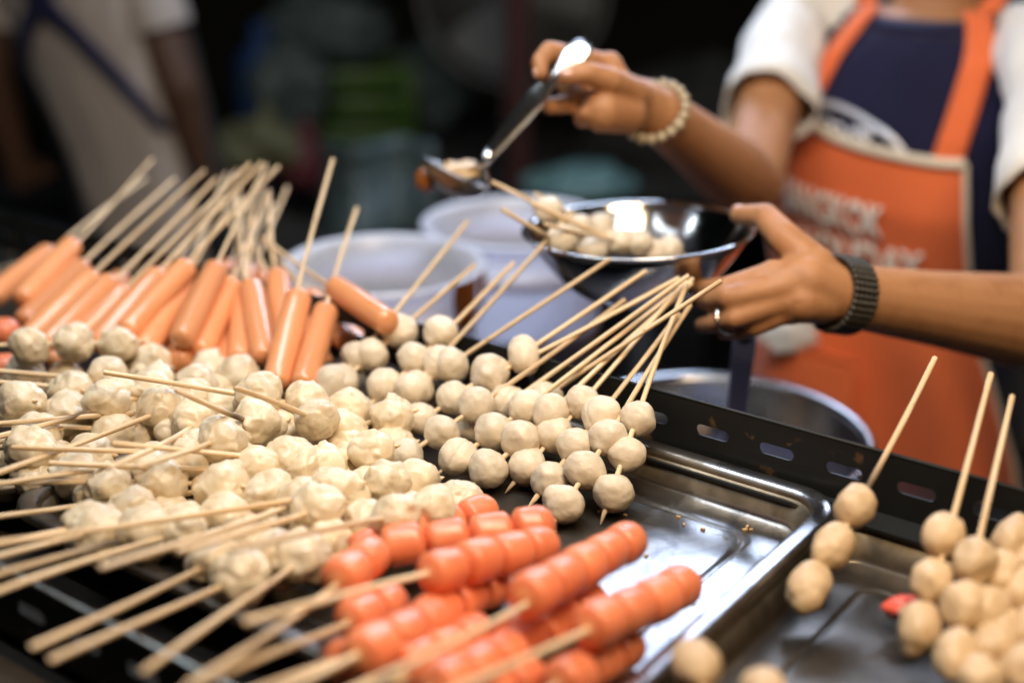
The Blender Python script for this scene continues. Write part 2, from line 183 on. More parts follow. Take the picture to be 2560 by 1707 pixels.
    ('orange', (-0.2841, 1.1584, 0.02), (-0.2667, 1.3862, 0.0935), 1, 0.1, None, 0.012, 0, 0, 'orange sausage deep in the fan with a stick in the thick of the bundle', 'long orange sausages on sticks piled in the left tray'),
    ('orange', (-0.2457, 1.1469, 0.02), (-0.285, 1.3587, 0.1005), 1, 0.1, None, 0.012, 0, 0, 'orange sausage deep in the fan whose stick stands nearly upright', 'long orange sausages on sticks piled in the left tray'),
    ('orange', (-0.2209, 1.1409, 0.018), (-0.2712, 1.3441, 0.0858), 1, 0.1, None, 0.012, 0, 0, 'orange sausage deep in the fan with a stick leaning left behind the upright ones', 'long orange sausages on sticks piled in the left tray'),
    ('orange', (-0.2673, 1.1356, 0.02), (-0.2343, 1.3594, 0.1004), 1, 0.1, None, 0.012, 0, 0, 'orange sausage deep in the fan whose stick leans right out of the bundle', 'long orange sausages on sticks piled in the left tray'),
    ('orange', (-0.3494, 1.1469, 0.02), (-0.2954, 1.4078, 0.1062), 1, 0.1, None, 0.012, 0, 0, 'orange sausage deep in the fan with a long stick beside the highest bundle', 'long orange sausages on sticks piled in the left tray'),
    ('orange', (-0.3003, 1.1576, 0.016), (-0.253, 1.3854, 0.0746), 1, 0.1, None, 0.012, 0, 0, 'orange sausage at the bottom of the fan, stick ending inside the bundle', 'long orange sausages on sticks piled in the left tray'),
    ('orange', (-0.2148, 1.1522, 0.018), (-0.31, 1.371, 0.0927), 1, 0.1, None, 0.012, 0, 0, 'orange sausage at the bottom of the fan with the stick leaning farthest left', 'long orange sausages on sticks piled in the left tray'),
    ('egg', (0.2742, 0.6633, 0.03), (0.3744, 0.8303, 0.0754), 3, None, None, 0.012, 0, 0, 'speckled fish ball skewer in the middle of the right hand pile', 'long orange sausages on sticks piled in the left tray'),
    ('egg', (0.2798, 0.622, 0.02), (0.3853, 0.7893, 0.05), 2, None, None, 0.012, 0, 0, 'speckled fish ball skewer at the right edge, lowest of the pile', 'long orange sausages on sticks piled in the left tray'),
    ('fish', (0.0883, 1.1576, 0.1001), (-0.0178, 1.1341, 0.163), 3, None, 0.0135, 0.01, 0, 0, 'bowl skewer with the stick reaching highest and farthest left over the buckets', 'fish ball skewers lying in the steel bowl'),
    ('fish', (0.1086, 1.1754, 0.0953), (0.0202, 1.1607, 0.1459), 2, None, 0.0135, 0.01, 0, 0, 'bowl skewer with the short upper stick on the right of the bowl fan', 'fish ball skewers lying in the steel bowl'),
    ('fish', (0.0705, 1.1177, 0.1027), (-0.0087, 1.0799, 0.1533), 2, None, 0.0135, 0.01, 0, 0, 'bowl skewer with the lowest stick at the left of the bowl', 'fish ball skewers lying in the steel bowl'),
    ('fish', (0.1245, 1.1276, 0.0982), (0.0168, 1.1101, 0.1503), 2, None, 0.0135, 0.01, 0, 0, 'bowl skewer whose stick lies across the middle of the bowl', 'fish ball skewers lying in the steel bowl'),
    ('fish', (0.1399, 1.1364, 0.0983), (0.0271, 1.0859, 0.1387), 2, None, 0.0135, 0.01, 0, 0, 'bowl skewer whose stick starts at the left rim of the bowl', 'fish ball skewers lying in the steel bowl'),
]
POINTS = {
    'RS': (0.3405, 1.69, 0.2141),
    'RE': (0.2609, 1.4312, 0.0844),
    'RW': (0.1338, 1.2385, 0.203),
    'LS': (0.588, 1.445, 0.205),
    'LE': (0.5011, 1.1553, 0.022),
    'LW': (0.2775, 1.0551, 0.0862),
    'R_pal': [(0.1178, 1.2271, 0.2145), (0.0942, 1.2115, 0.2294), (0.0878, 1.1996, 0.2178)],
    'R_idx': [(0.088, 1.2156, 0.2502), (0.033, 1.1905, 0.2665), (0.0244, 1.1794, 0.2592), (0.0255, 1.1729, 0.2504)],
    'R_thu': [(0.1095, 1.2046, 0.2267), (0.0865, 1.1788, 0.2426), (0.0659, 1.1694, 0.251), (0.0468, 1.1648, 0.2488)],
    'R_mid': [(0.0849, 1.2247, 0.2428), (0.049, 1.2144, 0.2308), (0.0601, 1.1976, 0.2253), (0.0757, 1.1965, 0.2243)],
    'R_rin': [(0.0883, 1.2206, 0.221), (0.0444, 1.192, 0.2189), (0.0334, 1.1872, 0.2187), (0.0287, 1.1858, 0.2213)],
    'R_pin': [(0.0917, 1.2075, 0.2076), (0.0617, 1.1838, 0.2073), (0.0649, 1.1719, 0.2147), (0.0782, 1.1714, 0.2164)],
    'R_heel': [(0.1035, 1.1967, 0.2097), (0.0807, 1.1792, 0.2156)],
    'L_pal': [(0.2632, 1.0498, 0.0919), (0.241, 1.0427, 0.103), (0.2228, 1.0409, 0.1017)],
    'L_thu': [(0.2498, 1.0544, 0.1123), (0.2264, 1.071, 0.1317), (0.2151, 1.0976, 0.1423), (0.1977, 1.1253, 0.1357)],
    'L_idx': [(0.2142, 1.0448, 0.1079), (0.1755, 1.0379, 0.0978), (0.1634, 1.0587, 0.0904), (0.156, 1.0843, 0.084)],
    'L_mid': [(0.2151, 1.0332, 0.0998), (0.175, 1.0241, 0.0947), (0.1665, 1.0409, 0.0866), (0.1602, 1.0656, 0.0779)],
    'L_rin': [(0.2202, 1.0317, 0.089), (0.1795, 1.0199, 0.079), (0.1683, 1.0343, 0.0691), (0.1603, 1.0586, 0.0586)],
    'L_pin': [(0.2281, 1.0326, 0.0811), (0.198, 1.0287, 0.0681), (0.1875, 1.0384, 0.0599), (0.1783, 1.0588, 0.0522)],
    'L_ball': [(0.2366, 1.0335, 0.0891), (0.2569, 1.0437, 0.0856)],
    'ladle_h': [(0.0655, 1.1852, 0.2741), (0.054, 1.1793, 0.2645), (0.0387, 1.1723, 0.249), (0.0199, 1.1739, 0.2274), (-0.0043, 1.183, 0.1957), (-0.0281, 1.1908, 0.164)],
    'ladle_b': [(-0.051, 1.1981, 0.1549)],
    'spoon': [(0.2026, 1.0822, 0.0543), (0.2044, 1.1165, -0.0493)],
    'fan': [(0.002, 3.1735, 0.039)],
    'bluejug': [(-0.5784, 2.9172, 0.0557)],
    'bgpost': [(0.0123, 2.7062, -0.0385)],
    'teal': [(0.1295, 2.5096, -0.217)],
    'green': [(-0.4362, 3.2124, -0.1665)],
    'sheet': [(-0.4429, 3.4327, -0.0703)],
    'olive': [(-0.5292, 2.7818, -0.1759)],
    'grey1': [(-0.2562, 2.5037, -0.2025)],
    'red1': [(-0.4492, 2.79, -0.2012)],
    'grn2': [(-0.5237, 3.0086, -0.0833)],
    'dark1': [(0.485, 3.2095, -0.1449)],
    'person': [(-0.7676, 2.5452, -0.0218)],
}

# ------------------------------------------------------------------ helpers
U = Vector((.8, -.6, 0))        # along the cart, to the right
V = Vector((.6, .8, 0))         # across the cart, away from the camera
def W(u, v, z):
    return U * u + V * v + Vector((0, 0, z))

def link(o, parent=None, loc=None):
    COL.objects.link(o)
    if parent is not None:
        o.parent = parent
    if loc is not None:
        o.location = loc
    return o

def thing(name, label, cat, loc, group=None):
    o = bpy.data.objects.new(name, None)
    o.empty_display_size = .02
    COL.objects.link(o)
    o.location = loc
    o['label'] = label
    o['category'] = cat
    if group:
        o['group'] = group
    return o

def tag(o, label, cat, group=None):
    o['label'] = label
    o['category'] = cat
    if group:
        o['group'] = group
    return o

def structure(o):
    o['kind'] = 'structure'
    return o

class MB:
    """collects raw geometry in world space and links it as one mesh object"""
    def __init__(s):
        s.v = []; s.f = []
    def add(s, vs, fs):
        k = len(s.v)
        s.v += [tuple(p) for p in vs]
        s.f += [tuple(i + k for i in q) for q in fs]
        return s
    def box(s, c, size, ax=None, bev=0.0):
        c = Vector(c)
        x, y, z = ax if ax else (Vector((1, 0, 0)), Vector((0, 1, 0)), Vector((0, 0, 1)))
        hx, hy, hz = [q / 2 for q in size]
        if bev <= 0:
            vs = [c + x * (hx * i) + y * (hy * j) + z * (hz * k) for k in (-1, 1) for j in (-1, 1) for i in (-1, 1)]
            return s.add(vs, [(0, 2, 3, 1), (4, 5, 7, 6), (0, 1, 5, 4), (2, 6, 7, 3), (0, 4, 6, 2), (1, 3, 7, 5)])
        b = bev
        def ring(dx, dy, zz):
            return [c + x * (sx * (hx - dx) ) + y * (sy * (hy - dy)) + z * zz
                    for (sx, sy, dx, dy) in ((-1, -1, dx + b, dy), (1, -1, dx + b, dy), (1, -1, dx, dy + b), (1, 1, dx, dy + b),
                                             (1, 1, dx + b, dy), (-1, 1, dx + b, dy), (-1, 1, dx, dy + b), (-1, -1, dx, dy + b))]
        rings = [ring(b, b, -hz), ring(0, 0, -hz + b), ring(0, 0, hz - b), ring(b, b, hz)]
        return s.loft(rings, True, True)
    def loft(s, rings, cap0=False, cap1=False, closed=True):
        n = len(rings[0]); vs = [p for r in rings for p in r]; fs = []
        for k in range(len(rings) - 1):
            for i in range(n if closed else n - 1):
                j = (i + 1) % n
                fs.append((k * n + i, k * n + j, (k + 1) * n + j, (k + 1) * n + i))
        if cap0: fs.append(tuple(range(n - 1, -1, -1)))
        if cap1: fs.append(tuple((len(rings) - 1) * n + i for i in range(n)))
        return s.add(vs, fs)
    def tube(s, path, rad, seg=12, cap=True, flat=None, upv=None):
        path = [Vector(p) for p in path]
        if not hasattr(rad, '__len__'): rad = [rad] * len(path)
        rings = []; prev = None
        for i, p in enumerate(path):
            a = path[max(i - 1, 0)]; b = path[min(i + 1, len(path) - 1)]
            t = (b - a)
            t = t.normalized() if t.length > 1e-9 else Vector((0, 0, 1))
            if prev is None:
                h = Vector(upv) if upv is not None else (Vector((0, 0, 1)) if abs(t.z) < .9 else Vector((1, 0, 0)))
            else:
                h = prev
            x = (h - t * h.dot(t)).normalized(); y = t.cross(x); prev = x
            fl = 1.0 if flat is None else flat
            rings.append([p + x * (rad[i] * fl * math.cos(2 * PI * k / seg)) + y * (rad[i] * math.sin(2 * PI * k / seg)) for k in range(seg)])
        return s.loft(rings, cap, cap)
    def lathe(s, prof, c=(0, 0, 0), seg=48, ax=None, cap0=False, cap1=False):
        c = Vector(c)
        x, y, z = ax if ax else (Vector((1, 0, 0)), Vector((0, 1, 0)), Vector((0, 0, 1)))
        rings = [[c + x * (r * math.cos(2 * PI * k / seg)) + y * (r * math.sin(2 * PI * k / seg)) + z * h for k in range(seg)] for r, h in prof]
        return s.loft(rings, cap0, cap1)
    def ball(s, c, r, ax=None, seg=16, rings=10, sc=(1, 1, 1)):
        c = Vector(c)
        x, y, z = ax if ax else (Vector((1, 0, 0)), Vector((0, 1, 0)), Vector((0, 0, 1)))
        rr = []
        for i in range(rings + 1):
            a = -PI / 2 + PI * (i + .02) / (rings + .04)
            rr.append([c + x * (r * sc[0] * math.cos(a) * math.cos(2 * PI * k / seg)) + y * (r * sc[1] * math.cos(a) * math.sin(2 * PI * k / seg)) + z * (r * sc[2] * math.sin(a)) for k in range(seg)])
        return s.loft(rr, True, True)
    def mesh(s, name, mats, smooth=True, origin=(0, 0, 0)):
        me = bpy.data.meshes.new(name)
        ox, oy, oz = origin
        me.from_pydata([(p[0] - ox, p[1] - oy, p[2] - oz) for p in s.v], [], s.f)
        for m in (mats if isinstance(mats, (list, tuple)) else [mats]):
            me.materials.append(m)
        bm = bmesh.new(); bm.from_mesh(me)
        bmesh.ops.recalc_face_normals(bm, faces=bm.faces)
        bm.to_mesh(me); bm.free()
        if smooth:
            me.polygons.foreach_set('use_smooth', [True] * len(me.polygons))
        me.update()
        return me
    def obj(s, name, mats, parent=None, smooth=True, sharp=None):
        org = tuple(parent_world(parent)) if parent is not None else (0, 0, 0)
        if parent is None and s.v:
            a = np.array(s.v); org = (float((a[:, 0].min() + a[:, 0].max()) / 2), float((a[:, 1].min() + a[:, 1].max()) / 2), float(a[:, 2].min()))
        me = s.mesh(name, mats, smooth, org)
        if smooth and sharp:
            me.set_sharp_from_angle(angle=R(sharp))
        o = bpy.data.objects.new(name, me)
        link(o, parent)
        if parent is None: o.location = org
        return o

def parent_world(p):
    v = Vector((0, 0, 0))
    while p is not None:
        v += Vector(p.location); p = p.parent
    return v

# ------------------------------------------------------------------ materials
class M:
    """a principled material with a few chainable procedural layers"""
    def __init__(s, name, color=(.5, .5, .5), rough=.5, metal=0., spec=.5, **kw):
        s.m = bpy.data.materials.new(name); s.m.use_nodes = True
        s.t = s.m.node_tree; s.n = s.t.nodes; s.b = s.n['Principled BSDF']
        s.b.inputs['Base Color'].default_value = (*color, 1)
        s.b.inputs['Roughness'].default_value = rough
        s.b.inputs['Metallic'].default_value = metal
        s.b.inputs['Specular IOR Level'].default_value = spec
        for k, v in kw.items():
            s.b.inputs[k.replace('_', ' ')].default_value = v
        s.col = None
        s.color = color
    def L(s, a, b): s.t.links.new(a, b)
    def coords(s, scale=(1, 1, 1), kind='Object'):
        tc = s.n.new('ShaderNodeTexCoord'); mp = s.n.new('ShaderNodeMapping')
        mp.inputs['Scale'].default_value = scale
        s.L(tc.outputs[kind], mp.inputs['Vector'])
        return mp.outputs['Vector']
    def noise(s, sc=20, detail=4, scale=(1, 1, 1), rough=.55, kind='Object', dist=0.):
        t = s.n.new('ShaderNodeTexNoise')
        t.inputs['Scale'].default_value = sc; t.inputs['Detail'].default_value = detail
        t.inputs['Roughness'].default_value = rough; t.inputs['Distortion'].default_value = dist
        s.L(s.coords(scale, kind), t.inputs['Vector'])
        return t.outputs['Fac']
    def ramp(s, fac, lo, hi, c0=(0, 0, 0), c1=(1, 1, 1)):
        r = s.n.new('ShaderNodeValToRGB')
        r.color_ramp.elements[0].position = lo; r.color_ramp.elements[1].position = hi
        r.color_ramp.elements[0].color = (*c0, 1); r.color_ramp.elements[1].color = (*c1, 1)
        s.L(fac, r.inputs['Fac'])
        return r.outputs['Color']
    def mix(s, fac, color):
        """lay a colour over the current base colour where fac is high"""
        x = s.n.new('ShaderNodeMix'); x.data_type = 'RGBA'
        if s.col is None: x.inputs[6].default_value = (*s.color, 1)
        else: s.L(s.col, x.inputs[6])
        if isinstance(color, tuple): x.inputs[7].default_value = (*color, 1)
        else: s.L(color, x.inputs[7])
        if isinstance(fac, (int, float)): x.inputs[0].default_value = fac
        else: s.L(fac, x.inputs[0])
        s.col = x.outputs[2]; s.L(s.col, s.b.inputs['Base Color'])
        return s
    def tone(s, lo=.85, hi=1.1):
        """every object its own slightly different tone"""
        oi = s.n.new('ShaderNodeObjectInfo'); mr = s.n.new('ShaderNodeMapRange')
        mr.inputs['To Min'].default_value = lo; mr.inputs['To Max'].default_value = hi
        s.L(oi.outputs['Random'], mr.inputs['Value'])
        h = s.n.new('ShaderNodeHueSaturation')
        if s.col is None: h.inputs['Color'].default_value = (*s.color, 1)
        else: s.L(s.col, h.inputs['Color'])
        s.L(mr.outputs['Result'], h.inputs['Value'])
        s.col = h.outputs['Color']; s.L(s.col, s.b.inputs['Base Color'])
        return s
    def rough(s, fac, lo, hi):
        mr = s.n.new('ShaderNodeMapRange')
        mr.inputs['To Min'].default_value = lo; mr.inputs['To Max'].default_value = hi
        s.L(fac, mr.inputs['Value']); s.L(mr.outputs['Result'], s.b.inputs['Roughness'])
        return s
    def bump(s, fac, strength=.3, dist=.001):
        b = s.n.new('ShaderNodeBump')
        b.inputs['Strength'].default_value = strength; b.inputs['Distance'].default_value = dist
        s.L(fac, b.inputs['Height'])
        prev = s.b.inputs['Normal']
        if prev.is_linked: s.L(prev.links[0].from_socket, b.inputs['Normal'])
        s.L(b.outputs['Normal'], prev)
        return s

def sss(m, w, rad, scale=1.0):
    m.b.inputs['Subsurface Weight'].default_value = w
    m.b.inputs['Subsurface Radius'].default_value = rad
    m.b.inputs['Subsurface Scale'].default_value = scale
    return m

m = M('fish_ball_paste', (.68, .565, .415), .36, spec=.4)
m.mix(m.ramp(m.noise(2.2, 4), .35, .7), (.73, .62, .465))
m.mix(m.ramp(m.noise(11, 2), .72, .78), (.50, .37, .22))
m.tone(.9, 1.06)
m.bump(m.noise(13, 6, rough=.65), .4, .0005)
sss(m, .25, (1, .6, .35), .003)
MAT_FISH = m.m

m = M('meatball_paste', (.68, .54, .35), .33, spec=.5)
m.mix(m.ramp(m.noise(1.7, 4), .38, .68), (.76, .645, .47))
m.mix(m.ramp(m.noise(3, 3), .60, .85), (.54, .365, .19))
m.tone(.9, 1.08)
m.rough(m.noise(4, 3), .22, .5)
m.bump(m.noise(4, 4, dist=.5), .35, .0009).bump(m.noise(22, 3), .2, .0004)
sss(m, .25, (1, .55, .3), .004)
MAT_MEAT = m.m

m = M('speckled_paste', (.53, .365, .205), .45, spec=.4)
m.mix(m.ramp(m.noise(2.0, 4), .35, .7), (.58, .42, .25))
m.mix(m.ramp(m.noise(5, 2), .66, .75), (.36, .22, .11))
m.tone(.9, 1.06)
m.bump(m.noise(12, 5), .3, .0007)
sss(m, .2, (1, .6, .35), .003)
MAT_EGG = m.m

m = M('red_sausage_skin', (.74, .195, .082), .30, spec=.5)
m.mix(m.ramp(m.noise(1.2, 3), .4, .75), (.80, .25, .11))
m.tone(.88, 1.08)
m.b.inputs['Coat Weight'].default_value = .25; m.b.inputs['Coat Roughness'].default_value = .24
m.rough(m.noise(7, 4), .26, .5)
m.bump(m.noise(7, 4), .35, .0009)
sss(m, .12, (1, .35, .2), .003)
MAT_RED = m.m
m = M('red_sausage_cut', (.84, .33, .15), .45)
m.bump(m.noise(20, 3), .3, .0006)
MAT_REDCUT = m.m

m = M('orange_sausage_skin', (.80, .325, .135), .27, spec=.5)
m.mix(m.ramp(m.noise(1.0, 3), .4, .75), (.86, .39, .175))
m.tone(.82, 1.08)
m.b.inputs['Coat Weight'].default_value = .35; m.b.inputs['Coat Roughness'].default_value = .2
m.mix(m.ramp(m.noise(9, 4, (1, 1, .4)), .62, .8), (.70, .24, .085))
m.bump(m.noise(8, 5), .4, .0008)
sss(m, .15, (1, .45, .25), .003)
MAT_ORANGE = m.m

m = M('bamboo', (.70, .50, .285), .55, spec=.3)
m.mix(m.ramp(m.noise(3.0, 5, (2.2, 2.2, .9)), .42, .7), (.52, .32, .145))
m.mix(m.ramp(m.noise(1.0, 6, (1.6, 1.6, 1.0)), .47, .60), (.80, .63, .42))
m.mix(m.ramp(m.noise(2.0, 3, (.3, .3, 14)), .66, .72), (.42, .25, .11))
# scorch marks: each stick carries where it was burnt (0 to 1 along its length)
at_ = m.n.new('ShaderNodeAttribute'); at_.attribute_type = 'OBJECT'; at_.attribute_name = 'burn'
sx = m.n.new('ShaderNodeSeparateXYZ'); tc = m.n.new('ShaderNodeTexCoord'); m.L(tc.outputs['Object'], sx.inputs[0])
d1 = m.n.new('ShaderNodeMath'); d1.operation = 'SUBTRACT'; m.L(sx.outputs['Z'], d1.inputs[0]); m.L(at_.outputs['Fac'], d1.inputs[1])
d2 = m.n.new('ShaderNodeMath'); d2.operation = 'ABSOLUTE'; m.L(d1.outputs[0], d2.inputs[0])
m.mix(m.ramp(d2.outputs[0], .02, .16, (.85, .85, .85), (0, 0, 0)), (.035, .018, .01))
m.tone(.86, 1.1)
m.bump(m.noise(4, 4, (6, 6, .8)), .4, .0004)
MAT_STICK = m.m

def steel(name, base=(.56, .545, .52), r0=.16, r1=.34, grime=0.0, stretch=(60, 2.2, 8)):
    m = M(name, base, .25, 1.0)
    sc = m.noise(6, 6, stretch)
    if grime:
        g = m.ramp(m.noise(9, 6, dist=1.2), .44, .72)
        m.mix(g, (.20, .145, .085))
        m.mix(m.ramp(m.noise(55, 3), .70, .74), (.25, .17, .09))
    m.rough(m.noise(7, 6), r0, r1)
    m.bump(sc, .07, .0015).bump(m.noise(5, 2), .05, .004)
    return m.m
def tray_steel(name, clean):
    """worn tray steel; a film of grease covers it except where it was wiped (u beyond `clean`)"""
    m = M(name, (.60, .58, .56), .2, 1.0)
    dt = m.n.new('ShaderNodeVectorMath'); dt.operation = 'DOT_PRODUCT'; dt.inputs[1].default_value = (.8, -.6, 0)
    g = m.n.new('ShaderNodeNewGeometry'); m.L(g.outputs['Position'], dt.inputs[0])
    nz = m.noise(22, 6, dist=.8); sm = m.n.new('ShaderNodeMath'); sm.operation = 'MULTIPLY_ADD'
    m.L(nz, sm.inputs[0]); sm.inputs[1].default_value = .07; m.L(dt.outputs['Value'], sm.inputs[2])
    film = m.ramp(sm.outputs[0], 0, 1, (1, 1, 1), (0, 0, 0))
    rp = film.node.color_ramp; mr = m.n.new('ShaderNodeMapRange')
    mr.inputs['From Min'].default_value = clean + .030; mr.inputs['From Max'].default_value = clean + .042
    m.L(sm.outputs[0], mr.inputs['Value']); m.L(mr.outputs['Result'], film.node.inputs['Fac'])
    m.mix(m.ramp(m.noise(26, 6, dist=1.2), .42, .62), (.34, .33, .34)).mix(m.ramp(m.noise(60, 4), .62, .72), (.34, .25, .15))
    ad = m.n.new('ShaderNodeMath'); ad.operation = 'MULTIPLY'; m.L(film, ad.inputs[0]); ad.inputs[1].default_value = .85
    m.mix(ad.outputs[0], m.ramp(m.noise(14, 6, dist=.6), .3, .75, (.075, .056, .037), (.19, .15, .105)))
    sz = m.n.new('ShaderNodeSeparateXYZ'); m.L(g.outputs['Position'], sz.inputs[0])
    wall = m.ramp(sz.outputs['Z'], 0, 1); wr = wall.node.color_ramp; zr = m.n.new('ShaderNodeMapRange')
    zr.inputs['From Min'].default_value = -.010 if clean > 1 else -.0015; zr.inputs['From Max'].default_value = .020 if clean > 1 else .0285
    m.L(sz.outputs['Z'], zr.inputs['Value']); m.L(zr.outputs['Result'], wall.node.inputs['Fac'])
    wr.elements[0].position = .10; wr.elements[1].position = .20
    e = wr.elements.new(.74); e.color = (1, 1, 1, 1); e = wr.elements.new(.84); e.color = (0, 0, 0, 1)
    m.mix(wall, m.ramp(m.noise(30, 6, dist=.8), .3, .7, *(((.05, .04, .028), (.15, .12, .085)) if clean > 1 else ((.15, .118, .08), (.38, .31, .22)))))     # mottled brown film on the walls
    ws = m.n.new('ShaderNodeMath'); ws.operation = 'MULTIPLY_ADD'; m.L(wall, ws.inputs[0]); ws.inputs[1].default_value = .55; m.L(m.noise(9, 6), ws.inputs[2])
    mx = m.n.new('ShaderNodeMath'); mx.operation = 'MULTIPLY_ADD'; m.L(film, mx.inputs[0]); mx.inputs[1].default_value = .28; m.L(ws.outputs[0], mx.inputs[2])
    m.rough(mx.outputs[0], .04, .52)
    m.bump(m.noise(6, 6, (60, 2.2, 8)), .12, .0012).bump(m.noise(5, 2), .06, .003)
    return m.m
MAT_TRAY = tray_steel('worn_tray_steel', -.415)
MAT_TRAY_GREASY = tray_steel('greasy_tray_steel', 5.0)
MAT_STEEL = steel('polished_steel', (.66, .65, .63), .08, .16, stretch=(4, 4, 60))
MAT_LADLE = steel('ladle_steel', (.72, .71, .69), .20, .30, stretch=(4, 4, 60))
MAT_POT = steel('pot_steel', (.52, .51, .51), .15, .3, stretch=(4, 4, 60))

m = M('black_rail_paint', (.014, .015, .015), .46, spec=.25)
m.mix(m.ramp(m.noise(46, 6), .63, .70), (.12, .07, .035))
m.rough(m.noise(20, 4), .3, .6)
m.bump(m.noise(60, 5), .25, .0008)
MAT_RAIL = m.m
m = M('rail_edge_bare', (.30, .26, .20), .4, 1.0); m.mix(m.ramp(m.noise(40, 4), .4, .6), (.05, .04, .03)); MAT_EDGE = m.m
m = M('galvanised_edge', (.36, .37, .33), .42, 1.0); m.mix(m.ramp(m.noise(30, 4), .5, .7), (.16, .15, .12)); MAT_GALV = m.m
m = M('black_board', (.010, .010, .010), .6); m.bump(m.noise(30, 4), .3, .002); MAT_BLACK = m.m
m = M('grimy_board', (.035, .028, .022), .5); m.mix(m.ramp(m.noise(12, 5), .4, .7), (.06, .045, .03)); MAT_BOARD = m.m
m = M('sign_vinyl', (.050, .046, .038), .5); m.mix(m.ramp(m.noise(8, 4), .4, .7), (.035, .033, .028)); MAT_SIGN = m.m
m = M('sign_red_print', (.17, .006, .008), .45); MAT_SIGNRED = m.m

m = M('white_bucket_plastic', (.56, .545, .60), .32, spec=.5)
m.mix(m.ramp(m.noise(6, 4), .5, .75), (.49, .48, .54))
sss(m, .9, (1, .9, .95), .035)
MAT_BUCKET = m.m
m = M('broth', (.13, .13, .20), .2); m.mix(m.ramp(m.noise(14, 4), .45, .65), (.17, .165, .22)); MAT_BROTH = m.m
m = M('brown_sauce', (.20, .062, .012), .2, spec=.6); m.bump(m.noise(40, 4), .3, .002); MAT_SAUCE = m.m
m = M('table_steel_dark', (.12, .12, .14), .4, .8); MAT_TABLE = m.m
m = M('utensil_blue_grey', (.13, .13, .20), .35, .6); MAT_UTENSIL = m.m

m = M('skin', (.41, .195, .086), .56, spec=.35)
m.mix(m.ramp(m.noise(12, 4), .4, .7), (.45, .21, .092))
m.mix(m.ramp(m.noise(38, 5, dist=.8), .5, .72), (.34, .145, .06))
m.mix(m.ramp(m.noise(5, 3), .55, .75), (.48, .23, .105))
m.rough(m.noise(60, 3), .42, .66)
m.bump(m.noise(420, 3), .35, .0006).bump(m.noise(70, 4, dist=1.0), .3, .0012)
sss(m, .2, (1, .4, .25), .006)
MAT_SKIN = m.m
m = M('skin_dark', (.10, .048, .026), .5); m.bump(m.noise(200, 3), .2, .001); MAT_SKIN2 = m.m
m = M('nail', (.62, .34, .24), .25); MAT_NAIL = m.m
m = M('hair_black', (.012, .010, .009), .35); m.bump(m.noise(30, 5, (1, 1, 12)), .5, .004); MAT_HAIR = m.m
m = M('eye_white', (.7, .68, .64), .2); MAT_EYE = m.m
m = M('lip', (.36, .11, .08), .4); MAT_LIP = m.m

def cloth(name, c, c2=None, rough=.85, weave=900, wr=.35):
    m = M(name, c, rough, spec=.2)
    m.mix(m.ramp(m.noise(9, 4), .4, .7), c2 or tuple(q * .85 for q in c))
    m.b.inputs['Sheen Weight'].default_value = .15
    m.bump(m.noise(weave, 2), .25, .0006).bump(m.noise(13, 3, (1, 1, .45), dist=.8), wr, .02)
    return m.m
MAT_NAVY = cloth('navy_jersey', (.011, .011, .042), (.008, .008, .030))
MAT_SLEEVE = cloth('cream_jersey', (.80, .755, .68), (.75, .70, .62))
MAT_APRON = cloth('orange_canvas', (.80, .17, .055), (.74, .15, .046), wr=.25)
MAT_PIPING = cloth('cream_piping', (.80, .69, .54))
MAT_PRINT = cloth('cream_print', (.90, .84, .76), wr=.1)
MAT_GREYSHIRT = cloth('grey_beige_shirt', (.52, .43, .35), (.46, .38, .31))
MAT_BLUE = cloth('dark_blue_strap', (.014, .014, .06))
MAT_BLACKCLOTH = cloth('black_cloth', (.006, .006, .007))
MAT_TISSUE = cloth('white_tissue', (.82, .82, .82), wr=.6)
m = M('silver_foil_print', (.70, .72, .80), .38, .45); m.bump(m.noise(60, 4), .5, .002); m.mix(m.ramp(m.noise(70, 3), .5, .6), (.74, .76, .84)); MAT_FOIL = m.m
m = M('pearl_bead', (.44, .35, .22), .22, spec=.6); MAT_PEARL = m.m
m = M('dark_bead', (.035, .028, .018), .4, spec=.4); MAT_BEAD = m.m
m = M('gold_bead', (.55, .35, .12), .25, 1.0); MAT_GOLD = m.m
m = M('silver_ring', (.6, .6, .58), .2, 1.0); MAT_SILVER = m.m

m = M('canopy_white', (.75, .76, .78), .8); m.bump(m.noise(4, 3), .3, .02); MAT_CANOPY = m.m
m = M('asphalt', (.04, .04, .042), .85); m.mix(m.ramp(m.noise(60, 5), .4, .7), (.06, .058, .055)); m.bump(m.noise(300, 4), .5, .004); MAT_GROUND = m.m
m = M('brown_post_paint', (.075, .030, .026), .5); m.mix(m.ramp(m.noise(10, 4), .5, .7), (.05, .025, .02)); MAT_POST = m.m
m = M('fan_grey', (.30, .31, .30), .5); MAT_FAN = m.m
m = M('fan_blade', (.34, .35, .35), .4); MAT_BLADE = m.m
m = M('teal_plastic', (.11, .19, .17), .4); m.mix(m.ramp(m.noise(12, 4), .5, .7), (.14, .24, .22)); MAT_TEAL = m.m
m = M('green_plastic', (.06, .14, .014), .45); m.mix(m.ramp(m.noise(14, 4), .5, .7), (.05, .13, .014)); MAT_GREEN = m.m
m = M('pale_film', (.10, .14, .14), .3); m.bump(m.noise(18, 5, dist=1), .7, .03); MAT_FILM = m.m
m = M('olive_sack', (.16, .16, .08), .8); m.bump(m.noise(60, 3), .5, .004); MAT_OLIVE = m.m
m = M('blue_jug_plastic', (.03, .075, .22), .35); MAT_JUG = m.m
m = M('maroon_plastic', (.12, .025, .03), .45); MAT_MAROON = m.m
m = M('stall_counter', (.05, .05, .05), .6); m.mix(m.ramp(m.noise(10, 4), .4, .7), (.03, .03, .03)); MAT_COUNTER = m.m
m = M('grey_canvas', (.045, .047, .045), .9); m.bump(m.noise(7, 3, (1, 1, .3)), .6, .04); MAT_CANVAS = m.m
